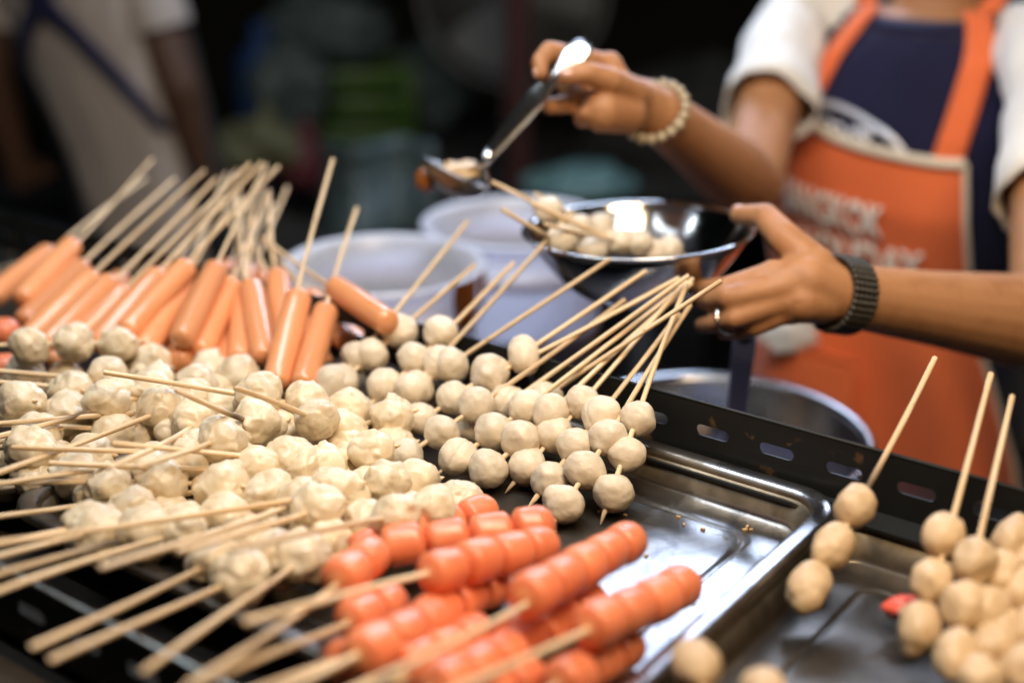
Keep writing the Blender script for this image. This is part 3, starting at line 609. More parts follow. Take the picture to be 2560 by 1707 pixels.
m = M('lamp_housing', (.7, .7, .7), .5); MAT_HOUSING = m.m
m = M('crab_pink', (.75, .10, .055), .4); m.mix(m.ramp(m.noise(60, 3), .5, .6), (.8, .5, .4)); MAT_CRAB = m.m
m = M('crumb', (.55, .36, .17), .5); MAT_CRUMB = m.m

def emit(name, c, s):
    mt = bpy.data.materials.new(name); mt.use_nodes = True
    b = mt.node_tree.nodes['Principled BSDF']
    b.inputs['Base Color'].default_value = (.8, .8, .8, 1)
    b.inputs['Emission Color'].default_value = (*c, 1); b.inputs['Emission Strength'].default_value = s
    return mt

# ------------------------------------------------------------------ the stall's lamps above the picture, plus two added lights
def area_light(name, parent, loc, target, size, energy, color, along=None, spread=180):
    l = bpy.data.lights.new(name, 'AREA'); l.shape = 'RECTANGLE'
    l.size, l.size_y = size; l.energy = energy; l.color = color; l.spread = R(spread)
    o = bpy.data.objects.new(name, l); link(o, parent)
    o.location = Vector(loc) - parent_world(parent)
    d = (Vector(target) - Vector(loc)).normalized()
    if along is None: o.rotation_euler = d.to_track_quat('-Z', 'Y').to_euler()
    else:
        x = (along - d * along.dot(d)).normalized(); z = -d; y = z.cross(x)
        o.rotation_euler = Matrix((x, y, z)).transposed().to_euler()
    return o

def tube_lamp(loc, along, target, length, energy, color, label):
    """a batten lamp: housing, a glowing tube on its underside and a hanging wire"""
    loc = Vector(loc); along = Vector(along).normalized(); d = (Vector(target) - loc).normalized()
    d = (d - along * d.dot(along)).normalized()
    t = thing('tube_lamp', label, 'lamp', loc + Vector((0, 0, .05)), 'tube lamps of the stall')
    s = along.cross(d)
    MB().box(loc - d * .045, (length + .06, .07, .035), (along, s, d), .004).obj('housing', MAT_HOUSING, t)
    MB().tube([loc - along * length / 2 - d * .014, loc + along * length / 2 - d * .014], .011, 12).obj('tube', emit('lamp_tube', color, 4.0), t)
    for q in (-.4, .4):
        p = loc + along * length * q - d * .06
        MB().tube([p, p + Vector((0, 0, .6))], .002, 6).obj('wire', MAT_BLACK, t)
    area_light('tube_glow', t, loc + d * .0015, loc + d, (length, .05), energy, color, along)
    return t
def panel_lamp(loc, target, size, energy, color, label, flat=False):
    """a flood panel: a shallow case with a glowing window, on a bracket"""
    loc = Vector(loc); d = (Vector(target) - loc).normalized()
    x = d.cross(Vector((0, 0, 1))).normalized() if not flat else (U - d * U.dot(d)).normalized(); y = x.cross(d)
    t = thing('flood_lamp', label, 'lamp', loc)
    MB().box(loc - d * .04, (size[0] + .04, size[1] + .04, .06), (x, y, d), .006).obj('case', MAT_HOUSING, t)
    MB().box(loc - d * .006, (size[0], size[1], .006), (x, y, d)).obj('window', emit('flood_window', color, 5.0), t)
    MB().tube([loc - d * .07, loc - d * .07 + Vector((0, 0, .7))], .012, 8).obj('bracket', MAT_BLACK, t)
    area_light('flood_glow', t, loc + d * .002, loc + d, size, energy, color, x)
    return t
COOL = (.80, .90, 1.0)
WARM = (1.0, .74, .46)
panel_lamp((-.06, .90, 1.04), (-.02, .92, 0), (1.05, .20), 8, COOL, 'wide cool white panel lamp over the middle of the food trays', True)
tube_lamp((.34, .34, 1.02), U, (.10, .90, 0), 0.9, 17.5, WARM, 'warm white tube lamp over the front edge of the cart')
panel_lamp((.32, 2.25, .83), (.15, .9, .0), (1.15, .34), 16.0, (.58, .72, 1.0), 'cool flood lamp behind the vendor')

tube_lamp((-.80, .80, 1.20), U, (-.3, .95, 0), 1.1, 3.0, COOL, 'added cool white tube lamp over the left end of the cart')  # extra lamp, added to give the steel bowl a bright reflected line
up = bpy.data.objects['flood_lamp'] if 'flood_lamp' in bpy.data.objects else None
area_light('canopy_fill', up, (-.06, .90, 1.09), (-.06, .90, 2), (1.05, .2), 7.0, COOL, U)  # added fill light without its own fixture, brightens the canopy from below

# ------------------------------------------------------------------ ground and the dark market behind
g = MB(); N = 24
for i in range(N + 1):
    for j in range(N + 1):
        g.v.append((-60 + 120 * i / N, -40 + 120 * j / N, STREET))
g.f = [(i * (N + 1) + j, (i + 1) * (N + 1) + j, (i + 1) * (N + 1) + j + 1, i * (N + 1) + j + 1) for i in range(N) for j in range(N)]
structure(g.obj('ground', MAT_GROUND))

# ------------------------------------------------------------------ unseen white canopy, added as a pale reflector for the steel
can = thing('reflector_canopy', 'added unseen white cloth canopy on steel posts, reflecting light onto the food stall', 'canopy', (.1, 1.0, STREET))
rows = []
for i in range(31):
    x = -1.8 + 3.7 * i / 30
    rows.append([Vector((x, -.7 + 3.45 * j / 24, 1.62 - .10 * math.sin(PI * i / 30) * math.sin(PI * j / 24) + .01 * math.sin(i * 1.9 + j))) for j in range(25)])
o = MB().loft(rows, closed=False).obj('canopy_cloth', MAT_CANOPY, can)
for (x0, y0, x1, y1) in ((-1.8, -.7, 1.9, -.7), (-1.8, 2.75, 1.9, 2.75), (-1.8, -.7, -1.8, 2.75), (1.9, -.7, 1.9, 2.75)):
    MB().tube([(x0, y0, 1.63), (x1, y1, 1.63)], .016, 10).obj('frame_bar', MAT_GALV, can)
for (x, y) in ((-1.8, -.7), (1.9, -.7), (-1.8, 2.75), (1.9, 2.75)):
    MB().tube([(x, y, STREET), (x, y, 1.63)], .02, 10).obj('post', MAT_GALV, can)

# ------------------------------------------------------------------ food cart
cart = thing('food_cart', 'dark market food cart with black slotted rails and a signboard front', 'food cart', W(-.72, .57, STREET))
A3 = (U, V, Vector((0, 0, 1)))
U0, U1 = -1.62, .30
V0, V1 = .362, .795
MB().box(W((U0 + U1) / 2, (V0 + V1) / 2, -.0285), (U1 - U0, V1 - V0 + .03, .02), A3, .002).obj('deck_board', MAT_BOARD, cart)

def slotted_rail(v, ztop, zbot, phase, edge_mat, name='slotted_rail', flange=1):
    """an angle-iron rail with a row of long rounded slots, 50 mm apart"""
    pitch, sl, sh = .0508, .027, .0086
    zc = (ztop + zbot) / 2 + .001
    g = MB()
    k0 = math.floor((U0 - phase) / pitch); k1 = math.ceil((U1 - phase) / pitch)
    for k in range(k0, k1):
        c = phase + k * pitch; a, b = c - pitch / 2, c + pitch / 2
        slot = []
        for q in range(7):
            t = PI / 2 - PI * q / 6
            slot.append((c + (sl - sh) / 2 + sh / 2 * math.cos(t), zc + sh / 2 * math.sin(t)))
        for q in range(7):
            t = -PI / 2 - PI * q / 6
            slot.append((c - (sl - sh) / 2 + sh / 2 * math.cos(t), zc + sh / 2 * math.sin(t)))
        outer = []
        for (x, z) in slot:
            dx, dz = x - c, z - zc
            hx = (b - c); hz = (ztop - zc)
            s_ = min(hx / abs(dx) if abs(dx) > 1e-9 else 1e9, hz / abs(dz) if abs(dz) > 1e-9 else 1e9)
            outer.append((c + dx * s_, zc + dz * s_))
        # exact corners
        outer[1] = (c + (b - c) * .55, ztop); outer[2] = (b, ztop); outer[4] = (b, zbot); outer[5] = (c + (b - c) * .55, zbot)
        outer[8] = (c - (b - c) * .55, zbot); outer[9] = (a, zbot); outer[11] = (a, ztop); outer[12] = (c - (b - c) * .55, ztop)
        outer[0] = (c + .004, ztop); outer[13] = (c - .004, ztop); outer[6] = (c + .004, zbot); outer[7] = (c - .004, zbot)
        outer[3] = (b, zc); outer[10] = (a, zc)
        vs = []
        for y in (0, .0016):
            vs += [W(x, v + y, z) for x, z in slot] + [W(x, v + y, z) for x, z in outer]
        fs = []
        for q in range(14):
            r = (q + 1) % 14
            fs += [(q, r, 14 + r, 14 + q), (28 + q, 42 + q, 42 + r, 28 + r), (q, 28 + q, 28 + r, r)]
        g.add(vs, fs)
    o = g.obj(name, MAT_RAIL, cart, smooth=False)
    e = MB()
    e.box(W((U0 + U1) / 2, v + .0011, ztop + .0006), (U1 - U0, .0026, .0014), A3)
    e.obj('rail_edge', edge_mat, o)
    MB().box(W((U0 + U1) / 2, v + .0011 - flange * .012, zbot - .0012), (U1 - U0, .026, .0022), A3).obj('rail_foot', MAT_RAIL, o, smooth=False)
    return o
slotted_rail(.792, .0615, .018, -.4125, MAT_RAIL)
slotted_rail(.372, .0400, -.004, -.43, MAT_GALV, flange=-1)
for u in (U0 + .02, U1 - .02):
    for v in (V0 + .01, V1 - .01):
        MB().box(W(u, v, (STREET - .034) / 2), (.035, .035, abs(STREET) - .034), A3, .002).obj('leg', MAT_RAIL, cart, smooth=False)
MB().box(W((U0 + U1) / 2, V0 - .012, -.34), (U1 - U0, .008, .60), A3, .001).obj('sign_panel', MAT_SIGN, cart, smooth=False)
# two red painted strokes on the signboard
def leaf(cu, cz, w, h, tilt):
    g = MB(); pts = []
    for k in range(24):
        t = 2 * PI * k / 24
        x = math.cos(t) * w * (1 - .25 * math.sin(t)); z = math.sin(t) * h
        x, z = x * math.cos(tilt) - z * math.sin(tilt), x * math.sin(tilt) + z * math.cos(tilt)
        pts.append((cu + x, cz + z))
    g.loft([[W(x, V0 - .0178, z) for x, z in pts], [W(x, V0 - .0165, z) for x, z in pts]], True, True)
    return g.obj('red_stroke', MAT_SIGNRED, cart, smooth=False)
leaf(-.655, -.085, .018, .034, R(30)); leaf(-.595, -.073, .012, .034, R(22)); leaf(-.545, -.115, .014, .03, R(-10))

# ------------------------------------------------------------------ steel trays
def rrect(u0, u1, v0, v1, r, z, seg=8):
    pts = []
    for (cu, cv, a0) in ((u1 - r, v1 - r, 0), (u0 + r, v1 - r, 90), (u0 + r, v0 + r, 180), (u1 - r, v0 + r, 270)):
        for k in range(seg + 1):
            a = R(a0 + 90 * k / seg)
            pts.append(W(cu + r * math.cos(a), cv + r * math.sin(a), z))
    return pts
def tray(u0, u1, v0, v1, label, dz=0.0, group='steel food trays', mat=None):
    mat = mat or MAT_TRAY
    t = thing('steel_tray', label, 'tray', W((u0 + u1) / 2, (v0 + v1) / 2, -.010 + dz), group)
    g = MB()
    def ring(ins, z, r): return rrect(u0 + ins, u1 - ins, v0 + ins, v1 - ins, r, z + dz)
    rim = .0245
    g.loft([ring(.0005, rim - .006, .034), ring(-.0005, rim - .003, .035), ring(.0003, rim - .0008, .034), ring(.0022, rim, .033), ring(.0032, rim, .033),
            ring(.0094, rim, .027), ring(.0124, rim - .0012, .025), ring(.0136, rim - .004, .024), ring(.0142, rim - .0065, .024), ring(.0164, .0065, .022), ring(.0170, .0045, .022), ring(.0185, .0014, .021), ring(.0205, .0003, .020), ring(.0220, 0, .020), ring(.0235, 0, .020),
            ring(.0445, .0, .014), ring(.046, .0000, .014), ring(.0475, -.0009, .013), ring(.0485, -.001, .013), ring(.0495, -.0010, .012), ring(.051, .0002, .011), ring(.0525, .0004, .010), ring(.054, .0004, .010), ring(.060, .0004, .010)], False, True)
    g.obj('basin', mat, t)
    g = MB()
    g.loft([ring(.0012, rim - .0052, .034), ring(.0160, rim - .006, .024), ring(.0195, .002, .021), ring(.0225, -.0020, .020)], False, True)
    g.obj('underside', mat, t)
    return t
tray(-.765, -.302, .436, .787, 'large steel tray in the middle holding the meatballs, smooth fish balls and red sausages')
tray(-1.235, -.772, .436, .787, 'steel tray at the far left under the orange sausages')
tray(-.3155, .150, .4375, .7855, 'dark steel tray at the right with speckled fish balls', -.0075, mat=MAT_TRAY_GREASY)

# ------------------------------------------------------------------ food meshes
def ico(sub):
    bm = bmesh.new(); bmesh.ops.create_icosphere(bm, subdivisions=sub, radius=1)
    return bm
def fish_mesh(k, elong=1.0, sub=4, mat=None, name='fish_ball', lum=1.0):
    bm = ico(sub); rnd = random.Random(k * 13 + 5); off = Vector((rnd.uniform(-50, 50), rnd.uniform(-50, 50), k * 7.1))
    dents = [(Vector((rnd.gauss(0, 1), rnd.gauss(0, 1), rnd.gauss(0, .6))).normalized(), rnd.uniform(.4, .8), rnd.uniform(.04, .09)) for _ in range(4)]
    cdir = Vector((rnd.gauss(0, 1), rnd.gauss(0, 1), rnd.gauss(0, .4))).normalized()
    for v in bm.verts:
        n = v.co.normalized()
        r = 1 + .075 * lum * noise.noise(n * 1.1 + off) + .03 * lum * noise.noise(n * 2.8 + off)
        for d, w, h in dents:
            c = n.dot(d)
            if c > 1 - w * .45: r -= h * (c - (1 - w * .45)) / (w * .45)
        r -= .016 * max(0, noise.noise(n * 6.5 + off) - .28) / .3 + .006 * abs(noise.noise(n * 4 - off))
        p = abs(n.z)
        r += .07 * max(0, (p - .86) / .14) ** 2 - .03 * max(0, (p - .97) / .03)
        if k % 3 == 0:
            r -= .035 * math.exp(-(n.dot(cdir) / .07) ** 2)          # a faint seam from the squeezing hand
        if k % 4 == 1:
            r += .13 * max(0, (n.dot(cdir) - .75) / .25) ** 2         # lemon tip
        v.co = Vector((n.x, n.y, n.z * elong)) * r
    me = bpy.data.meshes.new(name); bm.to_mesh(me); bm.free()
    me.materials.append(mat); me.polygons.foreach_set('use_smooth', [True] * len(me.polygons))
    return me
def meat_mesh(k, sub=5):
    bm = ico(sub); rnd = random.Random(k * 31 + 2); off = Vector((rnd.uniform(-50, 50), rnd.uniform(-50, 50), k * 3.7))
    nip = [(Vector((rnd.gauss(0, 1), rnd.gauss(0, 1), rnd.gauss(0, .8))).normalized(), rnd.uniform(.10, .22), rnd.uniform(.10, .28)) for _ in range(rnd.choice((1, 2, 2, 3)))]
    cut = [(Vector((rnd.gauss(0, 1), rnd.gauss(0, 1), rnd.gauss(0, 1))).normalized(), rnd.uniform(.55, .8), rnd.uniform(.5, .9)) for _ in range(3)]
    for v in bm.verts:
        n = v.co.normalized()
        w = n + Vector((noise.noise(n * 1.6 + off), noise.noise(n * 1.6 + off + Vector((9, 0, 0))), noise.noise(n * 1.6 + off + Vector((0, 9, 0))))) * .25
        r = 1 + .15 * noise.noise(w * 1.25 + off) + .03 * noise.noise(w * 2.2 + off)
        rid = 1 - abs(noise.noise(w * 1.1 + off * 1.7)) * 2.6
        r += .05 * max(0, rid) ** 3                                   # folds of paste
        r -= .05 * max(0, 1 - abs(noise.noise(w * .7 - off)) * 3.5) ** 2   # creases
        for d, wd, h in nip:
            a = n.angle(d); r += h * math.exp(-(a / wd) ** 2) * (.8 + .5 * noise.noise(n * 7 + off))
        for d, c0, s_ in cut:
            c = n.dot(d)
            if c > c0: r -= (c - c0) * s_ * .38                        # flattened sides
        r += .012 * noise.noise(n * 6 + off) + .004 * noise.noise(n * 13 + off)
        v.co = n * r
    me = bpy.data.meshes.new('meatball'); bm.to_mesh(me); bm.free()
    me.materials.append(MAT_MEAT); me.polygons.foreach_set('use_smooth', [True] * len(me.polygons))
    return me
def sausage_mesh(k, length, rad, blunt0, blunt1, mats, name, bulge=.06, seg=28):
    """lies along +z from 0 to length; blunt 0 = round end, 1 = nearly flat cut end"""
    rnd = random.Random(k * 17 + 3); off = Vector((k * 5.3, rnd.uniform(-20, 20), 0)); prof = []
    e0 = rad * (1.0 - .72 * blunt0); e1 = rad * (1.0 - .72 * blunt1)
    for q in range(7):
        a = PI / 2 * q / 6; prof.append((math.sin(a), e0 * (1 - math.cos(a))))
    for q in range(1, 10):
        prof.append((1.0, e0 + (length - e0 - e1) * q / 10))
    for q in range(7):
        a = PI / 2 * q / 6; prof.append((math.cos(a), length - e1 + e1 * math.sin(a)))
    prof[0] = (.02, prof[0][1] + .001 * (1 - blunt0)); prof[-1] = (.02, prof[-1][1] - .001 * (1 - blunt1))
    g = MB(); rings = []
    for r, h in prof:
        t = h / length; rr = rad * r * (1 - bulge + bulge * 1.3 * math.sin(PI * min(max(t, 0), 1)) ** .7)
        cx = math.sin(PI * t) * rad * rnd.uniform(.04, .05) * (k % 3 - 1)
        ring = []
        for q in range(seg):
            a = 2 * PI * q / seg; w = 1 + .035 * noise.noise(Vector((math.cos(a), math.sin(a), h / rad * .6)) + off)
            ring.append(Vector((cx + rr * w * math.cos(a), rr * w * math.sin(a), h)))
        rings.append(ring)
    g.loft(rings, True, True)
    me = g.mesh(name, mats)
    if len(mats) > 1:
        for p in me.polygons:
            z = p.center.z / length
            if (z < .035 and blunt0 > .5) or (z > .965 and blunt1 > .5): p.material_index = 1
    return me
FISH = [fish_mesh(k, 1.0 - .07 * (k % 3), mat=MAT_FISH, lum=1.1, sub=5) for k in range(12)]
EGG = [fish_mesh(k + 20, 1.16 + .06 * (k % 4), mat=MAT_EGG, lum=1.8) for k in range(6)]
MEAT = [meat_mesh(k) for k in range(14)]
REDP = [sausage_mesh(k, 1.0, .448, .80, .80, [MAT_RED, MAT_REDCUT], 'sausage_piece', .065) for k in range(5)]
REDE = [sausage_mesh(k + 5, 1.0, .448, .80, .15, [MAT_RED, MAT_REDCUT], 'sausage_piece', .07) for k in range(3)]
ORNG = [sausage_mesh(k + 9, 1.0, .113, .30, .55, [MAT_ORANGE], 'sausage', .05) for k in range(6)]
def stick_mesh(k):
    rnd = random.Random(k); g = MB(); path = []; rad = []
    ax, ay = rnd.uniform(-1.5, 1.5), rnd.uniform(-1.5, 1.5); bx = rnd.uniform(-.5, .5)
    ts = [0, .003] + [i / 14 for i in range(1, 14)] + [.955, .985, 1.0]
    for t in ts:
        path.append((ax * math.sin(PI * t) + bx * math.sin(2 * PI * t), ay * math.sin(PI * t), t))
        rad.append(.86 if t == 0 else (1.0 + .05 * rnd.uniform(-1, 1) if t < .95 else {.955: .95, .985: .55, 1.0: .12}[t]))
    rings = [[Vector((p[0] + r * math.cos(2 * PI * q / 10), p[1] + r * math.sin(2 * PI * q / 10), p[2])) for q in range(10)] for p, r in zip(path, rad)]
    g.loft(rings, True, True)
    return g.mesh('stick', MAT_STICK)
STICKS = [stick_mesh(k) for k in range(12)]

NAMES = {'fish': ('fish_ball_skewer', 'fish_ball', 'fish ball skewer'), 'meat': ('meatball_skewer', 'meatball', 'meatball skewer'),
         'red': ('red_sausage_skewer', 'sausage_piece', 'sausage skewer'), 'egg': ('fish_ball_skewer', 'fish_ball', 'fish ball skewer'),
         'orange': ('sausage_skewer', 'sausage', 'sausage skewer')}
def build_skewer(idx, rec):
    kind, tail, tip, nb, sp, rad, ext, dark, off, label, group = rec
    rnd = random.Random(idx * 7 + 1)
    tail, tip = Vector(tail), Vector(tip)
    d = (tip - tail).normalized(); q = (-d).to_track_quat('Z', 'Y')
    nm, pn, cat = NAMES[kind]
    t = thing(nm, label, cat, tail, group)
    def put(name, me, pos, rot, sc):
        o = bpy.data.objects.new(name, me); o.parent = t
        o.location = pos - tail; o.rotation_mode = 'QUATERNION'; o.rotation_quaternion = rot; o.scale = sc
        COL.objects.link(o); return o
    spin = lambda: q @ Vector((0, 0, 1)).rotation_difference(Vector((0, 0, 1))) @ (Matrix.Rotation(rnd.uniform(0, 2 * PI), 4, 'Z') @ Matrix.Rotation(PI * rnd.choice((0, 1)), 4, 'X')).to_quaternion()
    end = tail - d * ext
    if kind == 'fish':
        r = rad or .0147; s = sp or .0332
        for k in range(nb):
            e = r * rnd.uniform(.94, 1.06)
            j = Vector((rnd.uniform(-1, 1), rnd.uniform(-1, 1), rnd.uniform(-1, 1))) * .0012
            put(pn, rnd.choice(FISH), tail + d * (s * k) + j, spin(), (e, e * rnd.uniform(.95, 1.04), e))
        end = tail - d * (r + ext)
    elif kind == 'egg':
        r = rad or .0130; s = sp or .0335
        for k in range(nb):
            e = r * rnd.uniform(.95, 1.06)
            put(pn, rnd.choice(EGG), tail + d * (s * k) + Vector((rnd.uniform(-1, 1), rnd.uniform(-1, 1), 0)) * .0015, spin(), (e, e, e))
        end = tail - d * (r + ext * .3)
    elif kind == 'meat':
        r = rad or .0174; s = sp or .0352
        for k in range(nb):
            e = r * rnd.uniform(.92, 1.10)
            rot = Vector((rnd.gauss(0, 1), rnd.gauss(0, 1), rnd.gauss(0, 1))).to_track_quat('Z', 'Y')
            put(pn, rnd.choice(MEAT), tail + d * (s * k) + Vector((rnd.uniform(-1, 1), rnd.uniform(-1, 1), rnd.uniform(-1, 1))) * .0018, rot, (e, e * rnd.uniform(.93, 1.06), e))
        end = tail - d * (r + ext * .4)
    elif kind == 'red':
        s = sp or .0282; ln = .0288
        for k in range(nb):
            me = rnd.choice(REDE) if k == 0 else rnd.choice(REDP)
            e = rnd.uniform(.96, 1.05)
            p = tail + d * (s * k + ln / 2)
            put(pn, me, p, q @ Matrix.Rotation(rnd.uniform(0, 6.28), 4, 'Z').to_quaternion() @ Matrix.Rotation(rnd.uniform(-.05, .05), 4, 'X').to_quaternion(), (ln * e, ln * e, ln))
        end = tail - d * .012
    elif kind == 'orange':
        ln = sp or .10
        put(pn, rnd.choice(ORNG), tail + d * (ln), q @ Matrix.Rotation(rnd.uniform(0, 6.28), 4, 'Z').to_quaternion(), (ln * rnd.uniform(.98, 1.08), ln * rnd.uniform(.98, 1.08), ln))
        end = tail + d * .012
    L = (end - tip).length
    o = put('stick', rnd.choice(STICKS), tip, q @ Matrix.Rotation(rnd.uniform(0, 6.28), 4, 'Z').to_quaternion(), (.00195, .00195, L))
    burn = -1.0
    if dark == 1: burn = 1 - (.0335 * nb + .016) / L
    elif dark == 2: burn = .56
    elif rnd.random() < .35 and kind in ('fish', 'egg'): burn = 1.04
    o['burn'] = burn
    return t
for i, rec in enumerate(SKEWERS):
    build_skewer(i, rec)

# ------------------------------------------------------------------ small scraps
def lump(name, c, r, mat, k, parent=None, sc=(1, 1, 1), sub=3, amp=.25):
    bm = ico(sub); off = Vector((k * 3.1, k * 1.7, 0))
    for v in bm.verts:
        n = v.co.normalized()
        f = 1 + amp * noise.noise(n * 1.5 + off) + amp * .5 * noise.noise(n * 4 + off)
        v.co = Vector((n.x * sc[0], n.y * sc[1], n.z * sc[2])) * (r * f)
    me = bpy.data.meshes.new(name); bm.to_mesh(me); bm.free(); me.materials.append(mat)
    me.polygons.foreach_set('use_smooth', [True] * len(me.polygons))
    o = bpy.data.objects.new(name, me); link(o, parent)
    o.location = Vector(c) - (parent_world(parent) if parent else Vector((0, 0, 0)))
    return o
tag(lump('crab_stick_scrap', (.239, .700, .008), .010, MAT_CRAB, 4, sc=(1.4, .8, .8)), 'small scrap of red and white crab stick beside the right tray fish balls', 'food scrap')
rnd = random.Random(3); g = MB()
for k in range(46):
    if k < 30: u, v = rnd.uniform(-.50, -.335), rnd.uniform(.56, .75)
    else: u, v = rnd.uniform(-.70, -.56), rnd.uniform(.47, .56)
    s = rnd.uniform(.0006, .0017)
    a = rnd.uniform(0, 6.28)
    g.box(W(u, v, .0012), (s * 2.2, s * 1.2, s), (Vector((math.cos(a), math.sin(a), 0)), Vector((-math.sin(a), math.cos(a), 0)), Vector((0, 0, 1))))
o = g.obj('crumbs', MAT_CRUMB, smooth=False); o['kind'] = 'stuff'

# ------------------------------------------------------------------ prep table with buckets and pot behind the rail
TZ = -.24
tb_ = thing('prep_table', 'dark steel prep table behind the rail carrying buckets and pot', 'table', W(-.75, 1.12, STREET))
MB().box(W(-.75, 1.12, TZ - .015), (1.5, .56, .03), A3, .003).obj('table_top', MAT_TABLE, tb_)
for u in (-1.45, -.05):
    for v in (.87, 1.37):
        MB().box(W(u, v, (STREET + TZ - .03) / 2), (.04, .04, TZ - .03 - STREET), A3, .003).obj('leg', MAT_TABLE, tb_)

def bucket(c, r, zrim, label, drip=False):
    t = thing('white_bucket', label, 'bucket', (c[0], c[1], TZ), 'white plastic buckets')
    rb = r * .90; h = zrim - TZ
    prof = [(.01, .002), (rb - .004, .002), (rb, .006), (r - .006, h - .055), (r + .002, h - .053), (r + .003, h - .036), (r - .004, h - .034), (r - .001, h - .006), (r + .004, h - .004), (r + .005, h), (r + .001, h + .0025),
            (r - .005, h), (r - .008, h - .03), (rb - .004, .03), (.01, .012)]
    MB().lathe([(a, TZ + b) for a, b in prof], (c[0], c[1], 0), 56, cap0=True, cap1=True).obj('pail', MAT_BUCKET, t)
    MB().lathe([(.005, 0), (r * .94 - .006, 0), (r * .94 - .006, -.004)], (c[0], c[1], zrim - .115), 40, cap0=True).obj('broth', MAT_BROTH, t)
    if drip:
        g = MB(); rn = random.Random(5)
        # the run of sauce clings to the outside wall, right below the rim
        n = 16
        for k in range(2):
            a0 = R(-36 + 18 * k); wd = R(9 - 4 * k); lo = .105 - .03 * k
            rows = []
            for i in range(n + 1):
                f = i / n; z = zrim + .003 - f * lo
                rad = r + .0075 if f < .55 else r + .001 - (f - .4) * .012
                hw = wd * (1 - .75 * f ** 1.4) * (1 + .2 * math.sin(7 * f + k))
                rows.append([Vector((c[0] + (rad + .0018 * math.sin(PI * j / 4)) * math.cos(a0 + hw * (j / 2 - 1)), c[1] + (rad + .0018 * math.sin(PI * j / 4)) * math.sin(a0 + hw * (j / 2 - 1)), z)) for j in range(5)])
            g.loft(rows, closed=False)
        g.obj('sauce_drip', MAT_SAUCE, t)
    return t
bucket((-.139, 1.375), .106, .012, 'nearer white plastic bucket with brown sauce run down its right side', True)
bucket((.005, 1.545), .110, .010, 'farther white plastic bucket behind the steel bowl and ladle')

pot = thing('steel_pot', 'wide steel pot half hidden behind the slotted rail, below the bowl', 'pot', (.191, 1.149, TZ))
pr, ph = .140, .157
MB().lathe([(.01, .002), (pr - .012, .002), (pr - .002, .012), (pr, ph - .012), (pr + .004, ph - .008), (pr + .0085, ph - .003), (pr + .009, ph), (pr + .0065, ph + .0025), (pr - .001, ph - .001), (pr - .003, ph - .006), (pr - .004, .014), (.01, .006)], (.191, 1.149, TZ), 64, cap0=True, cap1=True).obj('pot_body', MAT_POT, pot)
MB().lathe([(.005, 0), (pr - .0045, 0), (pr - .0045, -.004)], (.191, 1.149, TZ + .112), 48, cap0=True).obj('broth', MAT_BROTH, pot)
for k in range(2):
    s = -1 if k else 1
    c0 = Vector((.191, 1.149, TZ + .115))
    a = U * s
    MB().tube([c0 + a * (pr - .001) + V * .04, c0 + a * (pr + .028) + V * .034, c0 + a * (pr + .034), c0 + a * (pr + .028) - V * .034, c0 + a * (pr - .001) - V * .04], .0045, 10).obj('handle', MAT_POT, pot)
o = bpy.data.objects.new('fish_ball', FISH[1]); COL.objects.link(o)
o.location = (.182, 1.238, TZ + .118); o.scale = (.019,) * 3
tag(o, 'pale fish ball floating in the steel pot, seen just above the rail', 'fish ball')
sp = [Vector(p) for p in POINTS['spoon']]
lt = thing('cooking_ladle', 'dark blue grey ladle standing upright in the steel pot', 'ladle', sp[1])
d = (sp[1] - sp[0]).normalized()
low = sp[0] + d * .21
g = MB(); side = d.cross(Vector((0, 1, 0))).normalized(); fw = side.cross(d)
rings = []
for f, w in ((0, .004), (.008, .0085), (.03, .0105), (.1, .0085), (.21, .006)):
    p = sp[0] + d * f
    rings.append([p + side * w + fw * .0015, p - side * w + fw * .0015, p - side * w - fw * .0015, p + side * w - fw * .0015])
g.loft(rings, True, True).obj('handle', MAT_UTENSIL, lt, smooth=False)
MB().lathe([(.002, -.026), (.022, -.022), (.034, -.008), (.036, 0), (.034, 0), (.021, -.02), (.002, -.0235)], low + Vector((0, -.02, -.002)), 28, cap0=True, cap1=True).obj('scoop', MAT_UTENSIL, lt)
MB().lathe([(.0015, -.0022), (.0042, -.002), (.0042, .002), (.0015, .0022)], sp[0] + d * .022, 16, (side, d, fw), True, True).obj('hang_hole', MAT_BLACK, lt)

# ------------------------------------------------------------------ people
def ease(z, tab, i): return float(np.interp(z, [r[0] for r in tab], [r[i] for r in tab]))
class Torso:
    def __init__(s, table, face, ex=.85):
        s.t = table; s.f = Vector(face).normalized(); s.r = Vector((-s.f.y, s.f.x, 0)); s.ex = ex
    def S(s, th, z, off=0.0):
        x, y, a, b = [ease(z, s.t, i) for i in (1, 2, 3, 4)]
        sn, c = math.sin(th), math.cos(th)
        s2 = math.copysign(abs(sn) ** s.ex, sn); c2 = math.copysign(abs(c) ** s.ex, c)
        return Vector((x, y, z)) + s.r * ((a + off) * s2) + s.f * ((b + off) * c2)
    def loft(s, zs, off, seg=64, wr=0.0, seed=0):
        g = MB()
        rings = []
        for z in zs:
            ring = []
            for k in range(seg):
                th = 2 * PI * k / seg
                w = wr * noise.noise(Vector((math.sin(th) * 2.2, math.cos(th) * 2.2, z * 9 + seed))) + wr * .6 * noise.noise(Vector((math.sin(th) * 5, math.cos(th) * 5 + z * 14, seed + 3)))
                ring.append(s.S(th, z, off + w))
            rings.append(ring)
        return g.loft(rings)

